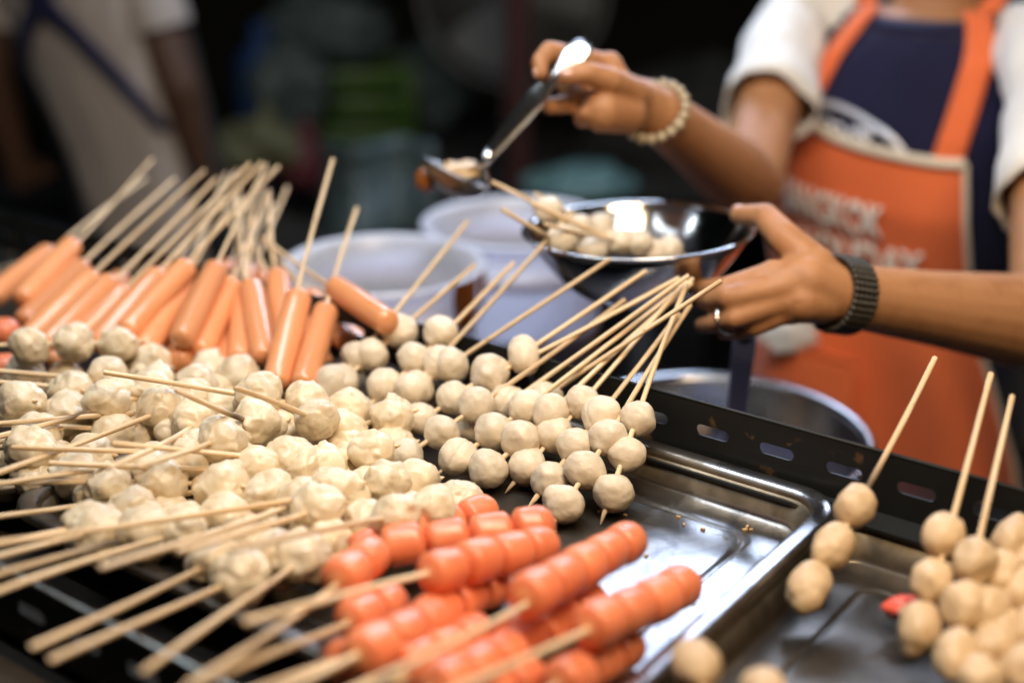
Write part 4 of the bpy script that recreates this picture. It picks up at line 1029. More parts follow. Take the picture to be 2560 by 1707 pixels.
def body_object(g, root, mat, voxel):
    o = g.obj('body', mat, root)
    r = o.modifiers.new('Remesh', 'REMESH'); r.mode = 'VOXEL'; r.voxel_size = voxel; r.use_smooth_shade = True
    s = o.modifiers.new('Smooth', 'SMOOTH'); s.factor = .5; s.iterations = 2
    return o
def limb(g, pts, rads, seg=14):
    """a chain of tapered segments with a ball at each joint, dense enough to remesh into one skin"""
    for i in range(len(pts) - 1):
        a, b = Vector(pts[i]), Vector(pts[i + 1]); n = 4
        g.tube([a.lerp(b, k / n) for k in range(n + 1)], [rads[i] + (rads[i + 1] - rads[i]) * k / n for k in range(n + 1)], seg)
    for p, r in zip(pts, rads):
        g.ball(p, r * 1.005, seg=seg, rings=8)
def finger(g, pts, r0, r1):
    n = len(pts)
    limb(g, pts, [r0 + (r1 - r0) * i / (n - 1) for i in range(n)], 12)

def make_head(g, c, face, k=1.0):
    """skull, jaw, nose, ears, lips and brow, all part of the body mesh"""
    f = Vector(face).normalized(); r = Vector((-f.y, f.x, 0)).normalized(); u = r.cross(f) * -1
    u = u if u.z > 0 else -u
    ax = (r, f, u)
    g.ball(c + u * .03 * k, .078 * k, ax, 20, 14, (.96, 1.18, 1.12))
    g.ball(c - u * .035 * k + f * .018 * k, .062 * k, ax, 18, 12, (.92, 1.06, 1.15))
    g.ball(c - u * .085 * k + f * .048 * k, .024 * k, ax, 12, 8, (1.2, .9, .9))
    limb(g, [c + f * .09 * k + u * .02 * k, c + f * .104 * k - u * .022 * k], [.008 * k, .012 * k], 10)
    g.ball(c + f * .082 * k - u * .055 * k, .017 * k, ax, 12, 8, (1.5, .7, .55))
    for s in (-1, 1):
        g.ball(c + r * (s * .078 * k) - u * .005 * k, .026 * k, ax, 12, 8, (.3, .75, 1.15))
        g.ball(c + r * (s * .032 * k) + f * .078 * k + u * .036 * k, .020 * k, ax, 12, 8, (1.2, .6, .4))
        g.ball(c + r * (s * .042 * k) + f * .058 * k - u * .02 * k, .028 * k, ax, 12, 8)
    return ax
def face_parts(root, c, ax, hair_mat, bun=True, k=1.0):
    r, f, u = ax
    for s in (-1, 1):
        e = MB().ball(c + r * (s * .031 * k) + f * .083 * k + u * .017 * k, .0115 * k, ax, 14, 10)
        e = e.obj('eye', MAT_EYE, root)
        MB().ball(c + r * (s * .031 * k) + f * .0925 * k + u * .016 * k, .0048 * k, ax, 10, 8, (1, .5, 1)).obj('iris', hair_mat, e)
    MB().ball(c + f * .094 * k - u * .055 * k, .011 * k, ax, 14, 8, (1.9, .45, .5)).obj('lips', MAT_LIP, root)
    g = MB(); rings = []
    for i in range(13):                                     # cap of hair, open over the face
        a = PI / 2 * (1 - i / 12 * 1.55)
        ring = []
        for q in range(36):
            t = 2 * PI * q / 36
            front = max(0, math.cos(t))
            aa = max(a, R(38) * front - R(100) * (1 - front)) if front > .25 else a
            p = (r * math.sin(t) * .084 + f * math.cos(t) * .100) * math.cos(aa) + u * (.098 * math.sin(aa))
            w = 1 + .03 * noise.noise(Vector((q * .7, i * .2, 1)))
            ring.append(c + u * .028 * k + p * (k * w * 1.01))
        rings.append(ring)
    g.loft(rings, True, False)
    if bun: g.ball(c - f * .11 * k + u * .055 * k, .040 * k, ax, 16, 10)
    h = g.obj('hair', hair_mat, root)
    s = h.modifiers.new('Solidify', 'SOLIDIFY'); s.thickness = .008

P = {k: ([Vector(q) for q in v] if isinstance(v, list) else Vector(v)) for k, v in POINTS.items()}

# ---- the vendor
VT = Torso([[-.98, .53, 1.67, .16, .11], [-.45, .53, 1.67, .172, .125], [-.30, .525, 1.66, .170, .125], [-.12, .505, 1.635, .140, .105], [.03, .492, 1.615, .150, .118],
            [.12, .495, 1.62, .155, .118], [.20, .505, 1.635, .150, .10], [.245, .51, 1.645, .10, .075], [.28, .515, 1.655, .055, .06]], (-.6, -.8, 0))
vend = thing('person', 'street vendor in orange apron over navy shirt with cream sleeves, ladling over a steel bowl', 'person', (.53, 1.67, STREET))
g = MB()
VT.loft([-.47, -.40, -.30, -.2, -.12, -.04, .03, .08, .12, .16, .20, .225, .245], -.014, 40)
g.v, g.f = [], []
zs = [-.47, -.40, -.30, -.2, -.12, -.04, .03, .08, .12, .16, .20, .225, .245]
g.loft([[VT.S(2 * PI * k / 40, z, -.014) for k in range(40)] for z in zs], True, True)
limb(g, [(.512, 1.648, .20), (.516, 1.65, .27), (.526, 1.642, .34)], [.066, .052, .050], 18)
HC = Vector((.535, 1.63, .425)); HF = (-.62, -.70, -.30)
hax = make_head(g, HC, HF)
for s in (-1, 1):                                            # legs inside the trousers
    hip = Vector((.53, 1.67, -.45)) + U * (s * .075)
    limb(g, [hip, hip + Vector((-.01, -.01, -.26)), hip + Vector((0, .01, STREET + .45 + .07))], [.078, .052, .036])
    ft = hip + Vector((0, .01, STREET + .45 + .035))
    limb(g, [ft, ft + VT.f * .09, ft + VT.f * .15 - Vector((0, 0, .01))], [.034, .030, .02])
# right arm with the ladle
RS, RE, RW = P['RS'], P['RE'], P['RW']
fa = (RW - RE)
limb(g, [RS + Vector((.03, .02, -.01)), RS, RS.lerp(RE, .5), RE, RE + fa * .22, RE + fa * .62, RW], [.036, .037, .0375, .0365, .039, .031, .0245], 18)
palm = P['R_pal']
limb(g, [RW, palm[0], palm[1]], [.0235, .021, .0175], 16); limb(g, [RW, palm[0], palm[2]], [.0235, .022, .018], 16)
limb(g, [palm[1], P['R_idx'][0]], [.0175, .0125]); limb(g, [palm[1], P['R_mid'][0]], [.0175, .012]); limb(g, [palm[2], P['R_rin'][0]], [.018, .0115]); limb(g, [palm[2], P['R_pin'][0]], [.018, .0105])
finger(g, P['R_idx'], .0105, .0068); finger(g, P['R_mid'], .0100, .0068); finger(g, P['R_rin'], .0095, .0066); finger(g, P['R_pin'], .0085, .006)
limb(g, [palm[0], P['R_thu'][0]], [.020, .015]); finger(g, P['R_thu'], .0145, .0078)
limb(g, P['R_heel'], [.018, .019], 16)
# left arm with the bowl
LS, LE, LW = P['LS'], P['LE'], P['LW']
fa = (LW - LE)
limb(g, [LS - U * .03 + V * .02, LS, LS.lerp(LE, .5), LE, LE + fa * .2, LE + fa * .6, LW], [.040, .044, .045, .041, .0425, .033, .0265], 18)
palm = P['L_pal']
limb(g, [LW, palm[0], palm[1], palm[2]], [.0255, .024, .0225, .018], 18)
limb(g, P['L_ball'], [.019, .020], 16)
for nm in ('L_idx', 'L_mid', 'L_rin', 'L_pin'):
    limb(g, [palm[1], P[nm][0]], [.021, .0125])
finger(g, P['L_idx'], .0115, .0074); finger(g, P['L_mid'], .0112, .0074); finger(g, P['L_rin'], .0108, .0070); finger(g, P['L_pin'], .0098, .0064)
limb(g, [palm[0], P['L_thu'][0]], [.022, .0175]); finger(g, P['L_thu'], .0170, .0088)
body_object(g, vend, MAT_SKIN, .0029)
face_parts(vend, HC, hax, MAT_HAIR)
# nails on the digits that face the camera
def nail(tip, prev, r, camside=Vector((0, -.8, .6))):
    d = (tip - prev).normalized(); n = (camside - d * camside.dot(d)).normalized(); s = d.cross(n)
    MB().ball(tip + n * (r * .72) - d * .001, r * .8, (s, d, n), 12, 8, (.8, 1.1, .42)).obj('fingernail', MAT_NAIL, vend)
nail(P['L_thu'][3], P['L_thu'][2], .0088, Vector((.1, -.3, .9))); nail(P['R_thu'][3], P['R_thu'][2], .0078, Vector((0, -.7, .7))); nail(P['R_idx'][3], P['R_idx'][2], .0068, Vector((-.9, 0, .2)))
# clothes
shirt = VT.loft([-.30, -.26, -.22, -.18, -.14, -.1, -.06, -.02, .02, .05, .08, .11, .14, .165, .19, .205, .218, .2285], .002, 72, .004, 1).obj('shirt', MAT_NAVY, vend)
s = shirt.modifiers.new('Solidify', 'SOLIDIFY'); s.thickness = .002
nk = []
for k in range(40):
    th = 2 * PI * k / 40
    nk.append(VT.S(th, .231 + .017 * (1 - math.cos(th)) / 2, .003))
g = MB(); g.loft([[p + Vector((0, 0, -.006)) for p in nk], [p + (p - Vector((.511, 1.647, p.z))).normalized() * .003 for p in nk], [p + Vector((0, 0, .012)) - (p - Vector((.511, 1.647, p.z))).normalized() * .012 for p in nk]])
c = g.obj('collar', MAT_NAVY, shirt); s = c.modifiers.new('Solidify', 'SOLIDIFY'); s.thickness = .003
def sleeve(path, rads, seed):
    path = [Vector(p) for p in path]; g = MB(); rings = []; prev = None
    fine = []; fr = []
    for i in range(len(path) - 1):
        for k in range(6):
            fine.append(path[i].lerp(path[i + 1], k / 6)); fr.append(rads[i] + (rads[i + 1] - rads[i]) * k / 6)
    fine.append(path[-1]); fr.append(rads[-1])
    n = len(fine)
    for i, p in enumerate(fine):
        t = (fine[min(i + 1, n - 1)] - fine[max(i - 1, 0)]).normalized()
        h = prev if prev else Vector((0, 0, 1))
        x = (h - t * h.dot(t)).normalized(); y = t.cross(x); prev = x
        ring = []
        for q in range(40):
            a = 2 * PI * q / 40
            w = 1 + .16 * noise.noise(Vector((math.cos(a) * 1.3, math.sin(a) * 1.3, i * .32 + seed))) + .07 * noise.noise(Vector((math.cos(a) * 3, math.sin(a) * 3, i * .7 + seed)))
            if i >= n - 3: w *= 1.035
            ring.append(p + x * (fr[i] * w * math.cos(a)) + y * (fr[i] * w * math.sin(a)))
        rings.append(ring)
    g.loft(rings)
    o = g.obj('sleeve', MAT_SLEEVE, shirt); s = o.modifiers.new('Solidify', 'SOLIDIFY'); s.thickness = .003; s.offset = 1
    return o
sleeve([VT.S(R(-88), .238, -.02), RS + Vector((.012, .01, .012)), RS.lerp(RE, .2), RS.lerp(RE, .55)], [.036, .044, .047, .050], 3)
sleeve([VT.S(R(100), .222, -.035), LS - U * .012 + V * .01 + Vector((0, 0, .005)), LS.lerp(LE, .2), LS.lerp(LE, .56)], [.036, .048, .054, .056], 8)
tr = MB(); tz = [-.26, -.34, -.42, -.47]
tr.loft([[VT.S(2 * PI * k / 40, z, -.004) for k in range(40)] for z in tz], False, True)
for s_ in (-1, 1):
    hip = Vector((.53, 1.67, -.44)) + U * (s_ * .078)
    tr.tube([hip, hip + Vector((-.005, -.005, -.22)), hip + Vector((0, .005, STREET + .44 + .05))], [.092, .075, .058], 20)
tr.obj('trousers', MAT_BLACKCLOTH, vend)
for s_ in (-1, 1):
    ft = Vector((.53, 1.67, STREET + .03)) + U * (s_ * .075)
    MB().ball(ft + VT.f * .06, .045, (VT.f, VT.f.cross(Vector((0, 0, 1))), Vector((0, 0, 1))), 20, 10, (2.6, 1.0, .66)).obj('shoe', MAT_BLACKCLOTH, vend)
# apron
def apron_edges(z):
    tr_ = float(np.interp(z, [-.52, -.18, -.05, .098], [92, 60, 45, 34])); tl = float(np.interp(z, [-.52, -.18, -.05, .13], [-110, -96, -84, -62]))
    return R(tl), R(tr_)
def apron_top(s):
    return .160 * (1 - s) ** 1.5 + .098 * s ** 2 + .078 * (1 - (1 - s) ** 1.5 - s ** 2) if 0 <= s <= 1 else .1
def apron_pt(s, t, off=.007):
    zt = apron_top(s); z = -.52 + (zt + .52) * t
    tl, tr_ = apron_edges(z); th = tl + (tr_ - tl) * s
    fall = max(0, -.1 - z) * .10
    wv = .006 * noise.noise(Vector((s * 4, z * 6, 2))) + max(0, -.05 - z) * .07 * math.sin(s * 19 + 1.5 * math.sin(z * 6))
    side = .020 * max(0, -math.degrees(th) - 30) / 40
    return VT.S(th, z, off + fall + wv) - VT.r * side
g = MB(); NS, NT = 44, 60
g.loft([[apron_pt(i / NS, j / NT) for i in range(NS + 1)] for j in range(NT + 1)], closed=False)
apron = g.obj('apron', MAT_APRON, vend)
s = apron.modifiers.new('Solidify', 'SOLIDIFY'); s.thickness = .0022
MB().tube([apron_pt(i / NS, 1.0, .0085) for i in range(NS + 1)], .0066, 8, flat=1.0).obj('piping', MAT_PIPING, apron)
for e in (0, 1):
    MB().tube([apron_pt(e, j / NT, .008) for j in range(NT + 1)], .0036, 8).obj('piping', MAT_PIPING, apron)
def strap(pts, w, off=.0075):
    """a flat strap over the shirt through the (theta, z) points"""
    g = MB(); rows = []; zz = [p[1] for p in pts]; tt = [p[0] for p in pts]
    for i in range(25):
        z = zz[0] + (zz[-1] - zz[0]) * i / 24; th = R(float(np.interp(z, zz, tt)))
        a = ease(z, VT.t, 3)
        rows.append([VT.S(th + (j / 3 - .5) * w / a, z, off + .0015 * noise.noise(Vector((z * 40, j, 0)))) for j in range(4)])
    g.loft(rows, closed=False)
    o = g.obj('strap', MAT_APRON, apron); s = o.modifiers.new('Solidify', 'SOLIDIFY'); s.thickness = .003
strap([(-43, .110), (-37, .13), (-28, .20), (-32, .254)], .029); strap([(26.0, .088), (29, .15), (31, .20), (44, .256)], .036)
for s_, th in ((-1, -40), (1, 50)):                            # straps go on round the nape
    pts = [VT.S(R(th * 1.02), .254, .006), VT.S(R(th * 1.6), .268, .008), VT.S(R(th * 2.5), .276, .01), VT.S(PI * s_, .276, .012)]
    MB().tube(pts, .013, 8, flat=.25).obj('strap', MAT_APRON, apron)
# printed lettering on the bib
def letters(text, th0, z0, height, width, parent, mat, slope=0.0, off=.0112, name='lettering', italic=0.0, fat=.012):
    cu = bpy.data.curves.new('text', 'FONT'); cu.body = text; cu.size = 1.0; cu.offset = fat; cu.extrude = .0
    cu.resolution_u = 4
    to = bpy.data.objects.new('text', cu); COL.objects.link(to)
    dg = bpy.context.evaluated_depsgraph_get(); dg.update()
    me = bpy.data.meshes.new_from_object(to.evaluated_get(dg))
    bpy.data.objects.remove(to); bpy.data.curves.remove(cu)
    xs = [v.co.x for v in me.vertices]; ys = [v.co.y for v in me.vertices]
    x0, x1, y0, y1 = min(xs), max(xs), min(ys), max(ys)
    org = parent_world(parent)
    ths = np.radians(np.arange(-110, 111, 1.0)); pt_ = [VT.S(t, z0, off) for t in ths]
    arc = np.concatenate([[0], np.cumsum([(pt_[i + 1] - pt_[i]).length for i in range(len(ths) - 1)])])
    end = float(np.interp(R(th0), ths, arc))                    # th0: where the line of print ends on the right
    bm = bmesh.new(); bm.from_mesh(me)
    bmesh.ops.subdivide_edges(bm, edges=[e for e in bm.edges if e.calc_length() > .12], cuts=2)
    for v in bm.verts:
        a = (v.co.x - x0) / (x1 - x0) * width; h = (v.co.y - y0) / (y1 - y0) * height
        z = z0 + h + slope * a
        v.co = VT.S(float(np.interp(end - width + a + italic * h, arc, ths)), z, off + .0005 * h + max(0, -.1 - z) * .1) - org
    bm.to_mesh(me); bm.free()
    me.materials.clear(); me.materials.append(mat)
    o = bpy.data.objects.new(name, me); link(o, parent)
    sd = o.modifiers.new('Solidify', 'SOLIDIFY'); sd.thickness = .0009
    return o
letters('BANGKOK', 5, .006, .045, .150, apron, MAT_PRINT, slope=-.07, off=.0125, fat=.03)
letters('HOLIDAY', 21, -.053, .047, .160, apron, MAT_PRINT, slope=-.03, off=.0125, fat=.03)
# silver emblem on the shirt: an arch, a cross bar, small marks and letters
g = MB(); seg = 40
def em(x, z, off): return VT.S(R(-17) + x / .140, z, off)
rows = []
for k in range(seg + 1):
    a = R(4) + R(176) * k / seg
    for_r = []
    for q in (.94, 1.06):
        x = -.074 * q * math.cos(a) * .95; z = .084 + .060 * q * math.sin(a) - .14 * x
        for_r.append(em(x, z, .0055))
    rows.append(for_r)
g.loft(rows, closed=False)
rows = []
for k in range(25):
    x = -.070 + .140 * k / 24
    rows.append([em(x, .100 - .22 * x - .0075, .0058), em(x, .100 - .22 * x + .0045, .0058)])
g.loft(rows, closed=False)
for (x, z, w, h) in ((-.012, .121, .011, .010), (.004, .116, .008, .012), (.024, .112, .011, .014), (.030, .118, .009, .008)):
    g.loft([[em(x + w * math.cos(2 * PI * k / 14), z + h * math.sin(2 * PI * k / 14), .0056) for k in range(14)], [em(x + w * .6 * math.cos(2 * PI * k / 14), z + h * .6 * math.sin(2 * PI * k / 14), .006) for k in range(14)]], False, False)
emb = g.obj('emblem', MAT_FOIL, shirt); sd = emb.modifiers.new('Solidify', 'SOLIDIFY'); sd.thickness = .0008
letters('CONE', -4, .074, .024, .10, shirt, MAT_FOIL, slope=-.14, off=.0052, name='emblem_lettering', fat=.02)
# belly pocket with tissue
g = MB(); rows = []
for j in range(9):
    z = -.30 + .135 * j / 8
    rows.append([VT.S(R(-62 + 62 * i / 14), z, .022 + max(0, -.1 - z) * .10 + .006 * math.sin(PI * i / 14)) for i in range(15)])
g.loft(rows, closed=False); pk = g.obj('pocket', MAT_APRON, apron); sd = pk.modifiers.new('Solidify', 'SOLIDIFY'); sd.thickness = .002
MB().tube([VT.S(R(-62 + 62 * i / 14), -.165, .030 + .006 * math.sin(PI * i / 14)) for i in range(15)], .003, 8).obj('pocket_hem', MAT_APRON, pk)
ti = lump('tissue', VT.S(R(-27), -.148, .034), .030, MAT_TISSUE, 9, apron, (1.25, .55, .9), 4, .5)
# jewellery
def bead_ring(name, c, axis, rad, n, br, mats, parent, tilt=None, squash=1.0):
    axis = Vector(axis).normalized(); x = axis.orthogonal().normalized(); y = axis.cross(x)
    root = None; g = [MB() for _ in mats]
    rn = random.Random(n)
    for k in range(n):
        a = 2 * PI * k / n; p = Vector(c) + x * (rad * math.cos(a)) + y * (rad * squash * math.sin(a))
        g[0 if (len(mats) == 1 or k % 9) else 1].ball(p, br * rn.uniform(.9, 1.1), seg=10, rings=6)
    o = g[0].obj(name, mats[0], parent)
    if len(mats) > 1: g[1].obj('gold_bead', mats[1], o)
    return o
ax_r = (P['R_pal'][0] - RE).normalized()
bead_ring('bracelet', RW + ax_r * .002, ax_r + Vector((.1, 0, .25)), .0295, 19, .0053, [MAT_PEARL], vend)
ax_l = (P['L_pal'][0] - LE).normalized()
bl = None
for q in (-.0105, -.0055, -.0005, .0045, .0095):
    bead_ring('bead_bracelet', LW + ax_l * (q + .004), ax_l, .0303, 36, .0031, [MAT_BEAD], vend)
rr_ = P['L_rin'][1].lerp(P['L_rin'][2], .35); ad = (P['L_rin'][2] - P['L_rin'][1]).normalized()
xx = ad.orthogonal().normalized(); yy = ad.cross(xx)
MB().tube([rr_ + xx * (.0112 * math.cos(2 * PI * k / 20)) + yy * (.0112 * math.sin(2 * PI * k / 20)) for k in range(21)], .0018, 8).obj('ring', MAT_SILVER, vend)

# ---- bowl in the left hand
BC = Vector((.112, 1.147, .117))
bx = Vector((1, .05, .035)).normalized(); bz = Vector((-.035, .03, 1)).normalized(); by = bz.cross(bx).normalized(); bx = by.cross(bz)
bowl = thing('steel_bowl', 'shiny steel bowl of skewered fish balls held in the vendor left hand', 'bowl', BC - bz * .062)
out = []
for k in range(17):
    t = k / 16
    out.append((.0985 * (.36 + .64 * t ** .84), -.062 + .058 * t ** 1.55))
prof = [(.004, -.062)] + out + [(.0985, -.003), (.1025, -.0012), (.104, .0006), (.1022, .0018), (.0985, .0006)] + [(r - .0012, h + .0012) for r, h in reversed(out)] + [(.004, -.0605)]
MB().lathe(prof, BC, 64, (bx, by, bz), True, True).obj('bowl_shell', MAT_STEEL, bowl)
# ---- ladle in the right hand
H = P['ladle_h']; LB = P['ladle_b'][0]
ladle = thing('ladle', 'steel ladle with a shiny handle raised over the buckets in the right hand', 'ladle', LB)
g = MB(); rings = []; wds = [.0095, .0115, .0055, .0105, .0085, .0060]
fine = []; fwid = []
for i in range(len(H) - 1):
    for k in range(5):
        fine.append(H[i].lerp(H[i + 1], k / 5)); fwid.append(wds[i] + (wds[i + 1] - wds[i]) * (3 * (k / 5) ** 2 - 2 * (k / 5) ** 3))
fine.append(H[-1]); fwid.append(wds[-1])
for i, p in enumerate(fine):
    t = (fine[min(i + 1, len(fine) - 1)] - fine[max(i - 1, 0)]).normalized()
    nrm = (Vector((-.06, .90, 1.04)) - p).normalized() + (Vector((0, 0, .45)) - p).normalized()
    n_ = (nrm - t * nrm.dot(t)).normalized(); s_ = t.cross(n_)
    w = fwid[i] * (.55 if i == 0 else 1)
    rings.append([p + s_ * (w * math.cos(a)) + n_ * (.0026 * math.sin(a)) for a in [2 * PI * q / 16 for q in range(16)]])
g.loft(rings, True, True); g.obj('handle', MAT_LADLE, ladle)
MAT_SCOOP = steel('sauce_stained_steel', (.30, .27, .24), .22, .42, grime=1)
lz = Vector((.45, .17, .87)).normalized(); lx = (Vector((1, 0, 0)) - lz * lz.x).normalized(); ly = lz.cross(lx)
lp = [(.003, -.020), (.016, -.018), (.027, -.011), (.033, -.003), (.0345, 0), (.0335, .0008), (.0318, -.003), (.026, -.0098), (.0155, -.0165), (.003, -.0185)]
MB().lathe(lp, LB, 36, (lx, ly, lz), True, True).obj('scoop', MAT_SCOOP, ladle)
nk_ = [H[-1], LB + lx * .030 + lz * .003]
MB().tube([H[-2].lerp(H[-1], .6), nk_[0], nk_[0].lerp(nk_[1], .5) - lz * .002, nk_[1]], [.0055, .006, .006, .004], 10).obj('neck', MAT_STEEL, ladle)
tag(lump('sauce_scrap', LB - lx * .022 - lz * .018, .010, MAT_SAUCE, 2, None, (1, 1, 1.2)), 'blob of brown sauce hanging under the ladle scoop', 'sauce')
tag(lump('minced_filling', LB + lz * .004, .019, MAT_CRUMB, 6, None, (1.15, 1.1, .32), 4, .5), 'minced filling heaped in the ladle scoop', 'food')

# ---- the second person, back turned, far left
PC = P['person'][0]
bx0, by0 = PC.x, PC.y
PF = Vector((.30, .95, 0)).normalized()
PT = Torso([[-.46, bx0 + .10, by0, .135, .10], [-.30, bx0 + .075, by0, .125, .10], [-.12, bx0 + .045, by0, .135, .10], [.06, bx0 + .005, by0 - .01, .150, .115], [.20, bx0 - .03, by0 - .02, .165, .115], [.30, bx0 - .045, by0 - .03, .155, .10], [.37, bx0 - .05, by0 - .03, .075, .065], [.42, bx0 - .05, by0 - .03, .052, .055]], PF)
p2 = thing('person', 'blurred person seen from behind in a grey beige shirt with dark blue apron straps', 'person', (bx0 + .08, by0, STREET))
g = MB()
zs = [-.46, -.30, -.12, .06, .20, .28, .34]
g.loft([[PT.S(2 * PI * k / 32, z, -.012) for k in range(32)] for z in zs], True, True)
nb_ = Vector((bx0 - .05, by0 - .03, .36)); limb(g, [nb_ - Vector((0, 0, .06)), nb_, nb_ + PF * .02 + Vector((0, 0, .08))], [.07, .052, .05])
hc2 = nb_ + PF * .035 + Vector((0, 0, .17)); h2 = make_head(g, hc2, PF + Vector((0, 0, -.2)))
for s_ in (-1, 1):
    sh = PT.S(R(90 * s_), .27, -.03)
    el = sh + Vector((.05 if s_ < 0 else -.03, -.02, -.26)) + PT.r * (s_ * .03); wr = el + PF * .05 + Vector((0, 0, -.21))
    limb(g, [sh, el, wr, wr + PF * .07], [.052, .040, .028, .026])
    for q in range(4):
        limb(g, [wr + PF * .07 + PT.r * (.012 * (q - 1.5)), wr + PF * .12 + PT.r * (.013 * (q - 1.5)) - Vector((0, 0, .02)), wr + PF * .135 + PT.r * (.013 * (q - 1.5)) - Vector((0, 0, .045))], [.0095, .0085, .0075], 8)
    limb(g, [wr + PF * .03 - PT.r * (s_ * .02), wr + PF * .08 - PT.r * (s_ * .045)], [.012, .009], 8)
    hip = Vector((bx0 + .10, by0, -.46)) + PT.r * (s_ * .07)
    limb(g, [hip, hip + Vector((0, 0, -.26)), hip + Vector((0, 0, STREET + .46 + .05))], [.075, .052, .036])
    limb(g, [hip + Vector((0, 0, STREET + .46 + .035)), hip + PF * .13 + Vector((0, 0, STREET + .46 + .028))], [.034, .026])
body_object(g, p2, MAT_SKIN2, .007)
face_parts(p2, hc2, h2, MAT_HAIR, False)
sh2 = PT.loft([-.50, -.44, -.38, -.3, -.22, -.14, -.06, .02, .1, .18, .24, .29, .33, .36, .375], .004, 64, .008, 5).obj('shirt', MAT_GREYSHIRT, p2)
s = sh2.modifiers.new('Solidify', 'SOLIDIFY'); s.thickness = .002
for s_ in (-1, 1):
    sh = PT.S(R(90 * s_), .27, -.03); el = sh + Vector((.05 if s_ < 0 else -.03, -.02, -.26)) + PT.r * (s_ * .03)
    MB().tube([PT.S(R(80 * s_), .30, -.05), sh + Vector((0, 0, .01)), sh.lerp(el, .3), sh.lerp(el, .62)], [.05, .062, .062, .060], 28, False).obj('sleeve', MAT_GREYSHIRT, sh2)
tr = MB(); tr.loft([[PT.S(2 * PI * k / 40, z, .0) for k in range(40)] for z in (-.40, -.44, -.47, -.49)], False, True)
for s_ in (-1, 1):
    hip = Vector((bx0 + .10, by0, -.47)) + PT.r * (s_ * .07)
    tr.tube([hip, hip + Vector((0, 0, -.2)), hip + Vector((0, 0, STREET + .47 + .04))], [.085, .07, .055], 20)
    MB().ball(hip + PF * .05 + Vector((0, 0, STREET + .47 + .03)), .045, (PF, PT.r, Vector((0, 0, 1))), 18, 10, (2.6, 1, .66)).obj('shoe', MAT_BLACKCLOTH, p2)
tr.obj('trousers', MAT_BLACKCLOTH, p2)
g = MB(); rows = []                                            # black apron round the front
for j in range(20):
    z = -.62 + .80 * j / 19; hw = 118 if z < -.05 else 118 - (z + .05) * 230
    rows.append([PT.S(R(-hw + 2 * hw * i / 28), max(z, -.46), .016 + max(0, -.2 - z) * .08) + Vector((0, 0, min(0, z + .46))) for i in range(29)])
g.loft(rows, closed=False); ap2 = g.obj('apron', MAT_BLACKCLOTH, p2); s = ap2.modifiers.new('Solidify', 'SOLIDIFY'); s.thickness = .003
def strap2(a, b):
    rows = []
    for i in range(25):
        f = i / 24; th = R(a[0] + (b[0] - a[0]) * f); z = a[1] + (b[1] - a[1]) * f
        rows.append([PT.S(th + o / .13, z, .014) for o in (-.016, 0, .016)])
    g = MB(); g.loft(rows, closed=False); o = g.obj('strap', MAT_BLUE, ap2); s = o.modifiers.new('Solidify', 'SOLIDIFY'); s.thickness = .003
strap2((205, .36), (176, .15)); strap2((176, .15), (118, -.03)); strap2((150, .36), (182, .15)); strap2((182, .15), (232, -.07))

# ------------------------------------------------------------------ background of the market
pp = P['bgpost'][0]
tag(MB().box((pp.x, pp.y, STREET + 1.5), (.052, .052, 3.0), bev=.004).obj('awning_post', MAT_POST), 'dark red brown awning post in the middle of the background', 'post')
# pedestal fan
fc = P['fan'][0]; fan = thing('pedestal_fan', 'large grey pedestal fan standing in the dark behind the post', 'fan', (fc.x, fc.y, STREET))
fx, fy, fz = Vector((1, 0, 0)), Vector((0, 0, 1)), Vector((0, -1, 0)); FR = .215
fc = fc + Vector((0, 0, .06))
g = MB()
for k in range(1, 9):
    rr = FR * k / 8; dz = .05 * (1 - (k / 8) ** 2)
    g.tube([fc + fx * (rr * math.cos(2 * PI * q / 32)) + fy * (rr * math.sin(2 * PI * q / 32)) + fz * (dz + .03) for q in range(33)], .0016 if k < 8 else .005, 6)
for q in range(48):
    a = 2 * PI * q / 48
    g.tube([fc + (fx * math.cos(a) + fy * math.sin(a)) * (FR * t) + fz * (.05 * (1 - t * t) + .03) for t in (.12, .4, .7, 1)], .0014, 5)
g.obj('grille', MAT_FAN, fan)
g = MB()
for b in range(3):
    rows = []
    for i in range(8):
        t = .12 + .8 * i / 7
        rows.append([fc + fx * (FR * t * math.cos(a)) + fy * (FR * t * math.sin(a)) + fz * (.02 * (j / 5 - .5)) for j, a in ((j, 2 * PI * b / 3 + R(-34 + 68 * j / 5) * (1 - .35 * t)) for j in range(6))])
    g.loft(rows, closed=False)
bl_ = g.obj('blades', MAT_BLADE, fan); s = bl_.modifiers.new('Solidify', 'SOLIDIFY'); s.thickness = .003
MB().lathe([(.004, .05), (.03, .048), (.045, .03), (.06, -.04), (.058, -.13), (.03, -.15), (.004, -.152)], fc, 28, (fx, fy, fz), True, True).obj('motor', MAT_FAN, fan)
MB().tube([fc - fz * .07 - Vector((0, 0, .04)), (fc.x, fc.y + .07, STREET + .03)], .022, 14).obj('pole', MAT_BLADE, fan)
MB().lathe([(.01, 0), (.20, 0), (.20, .015), (.05, .035), (.01, .04)], (fc.x, fc.y + .07, STREET), 36, cap0=True, cap1=True).obj('base', MAT_FAN, fan)

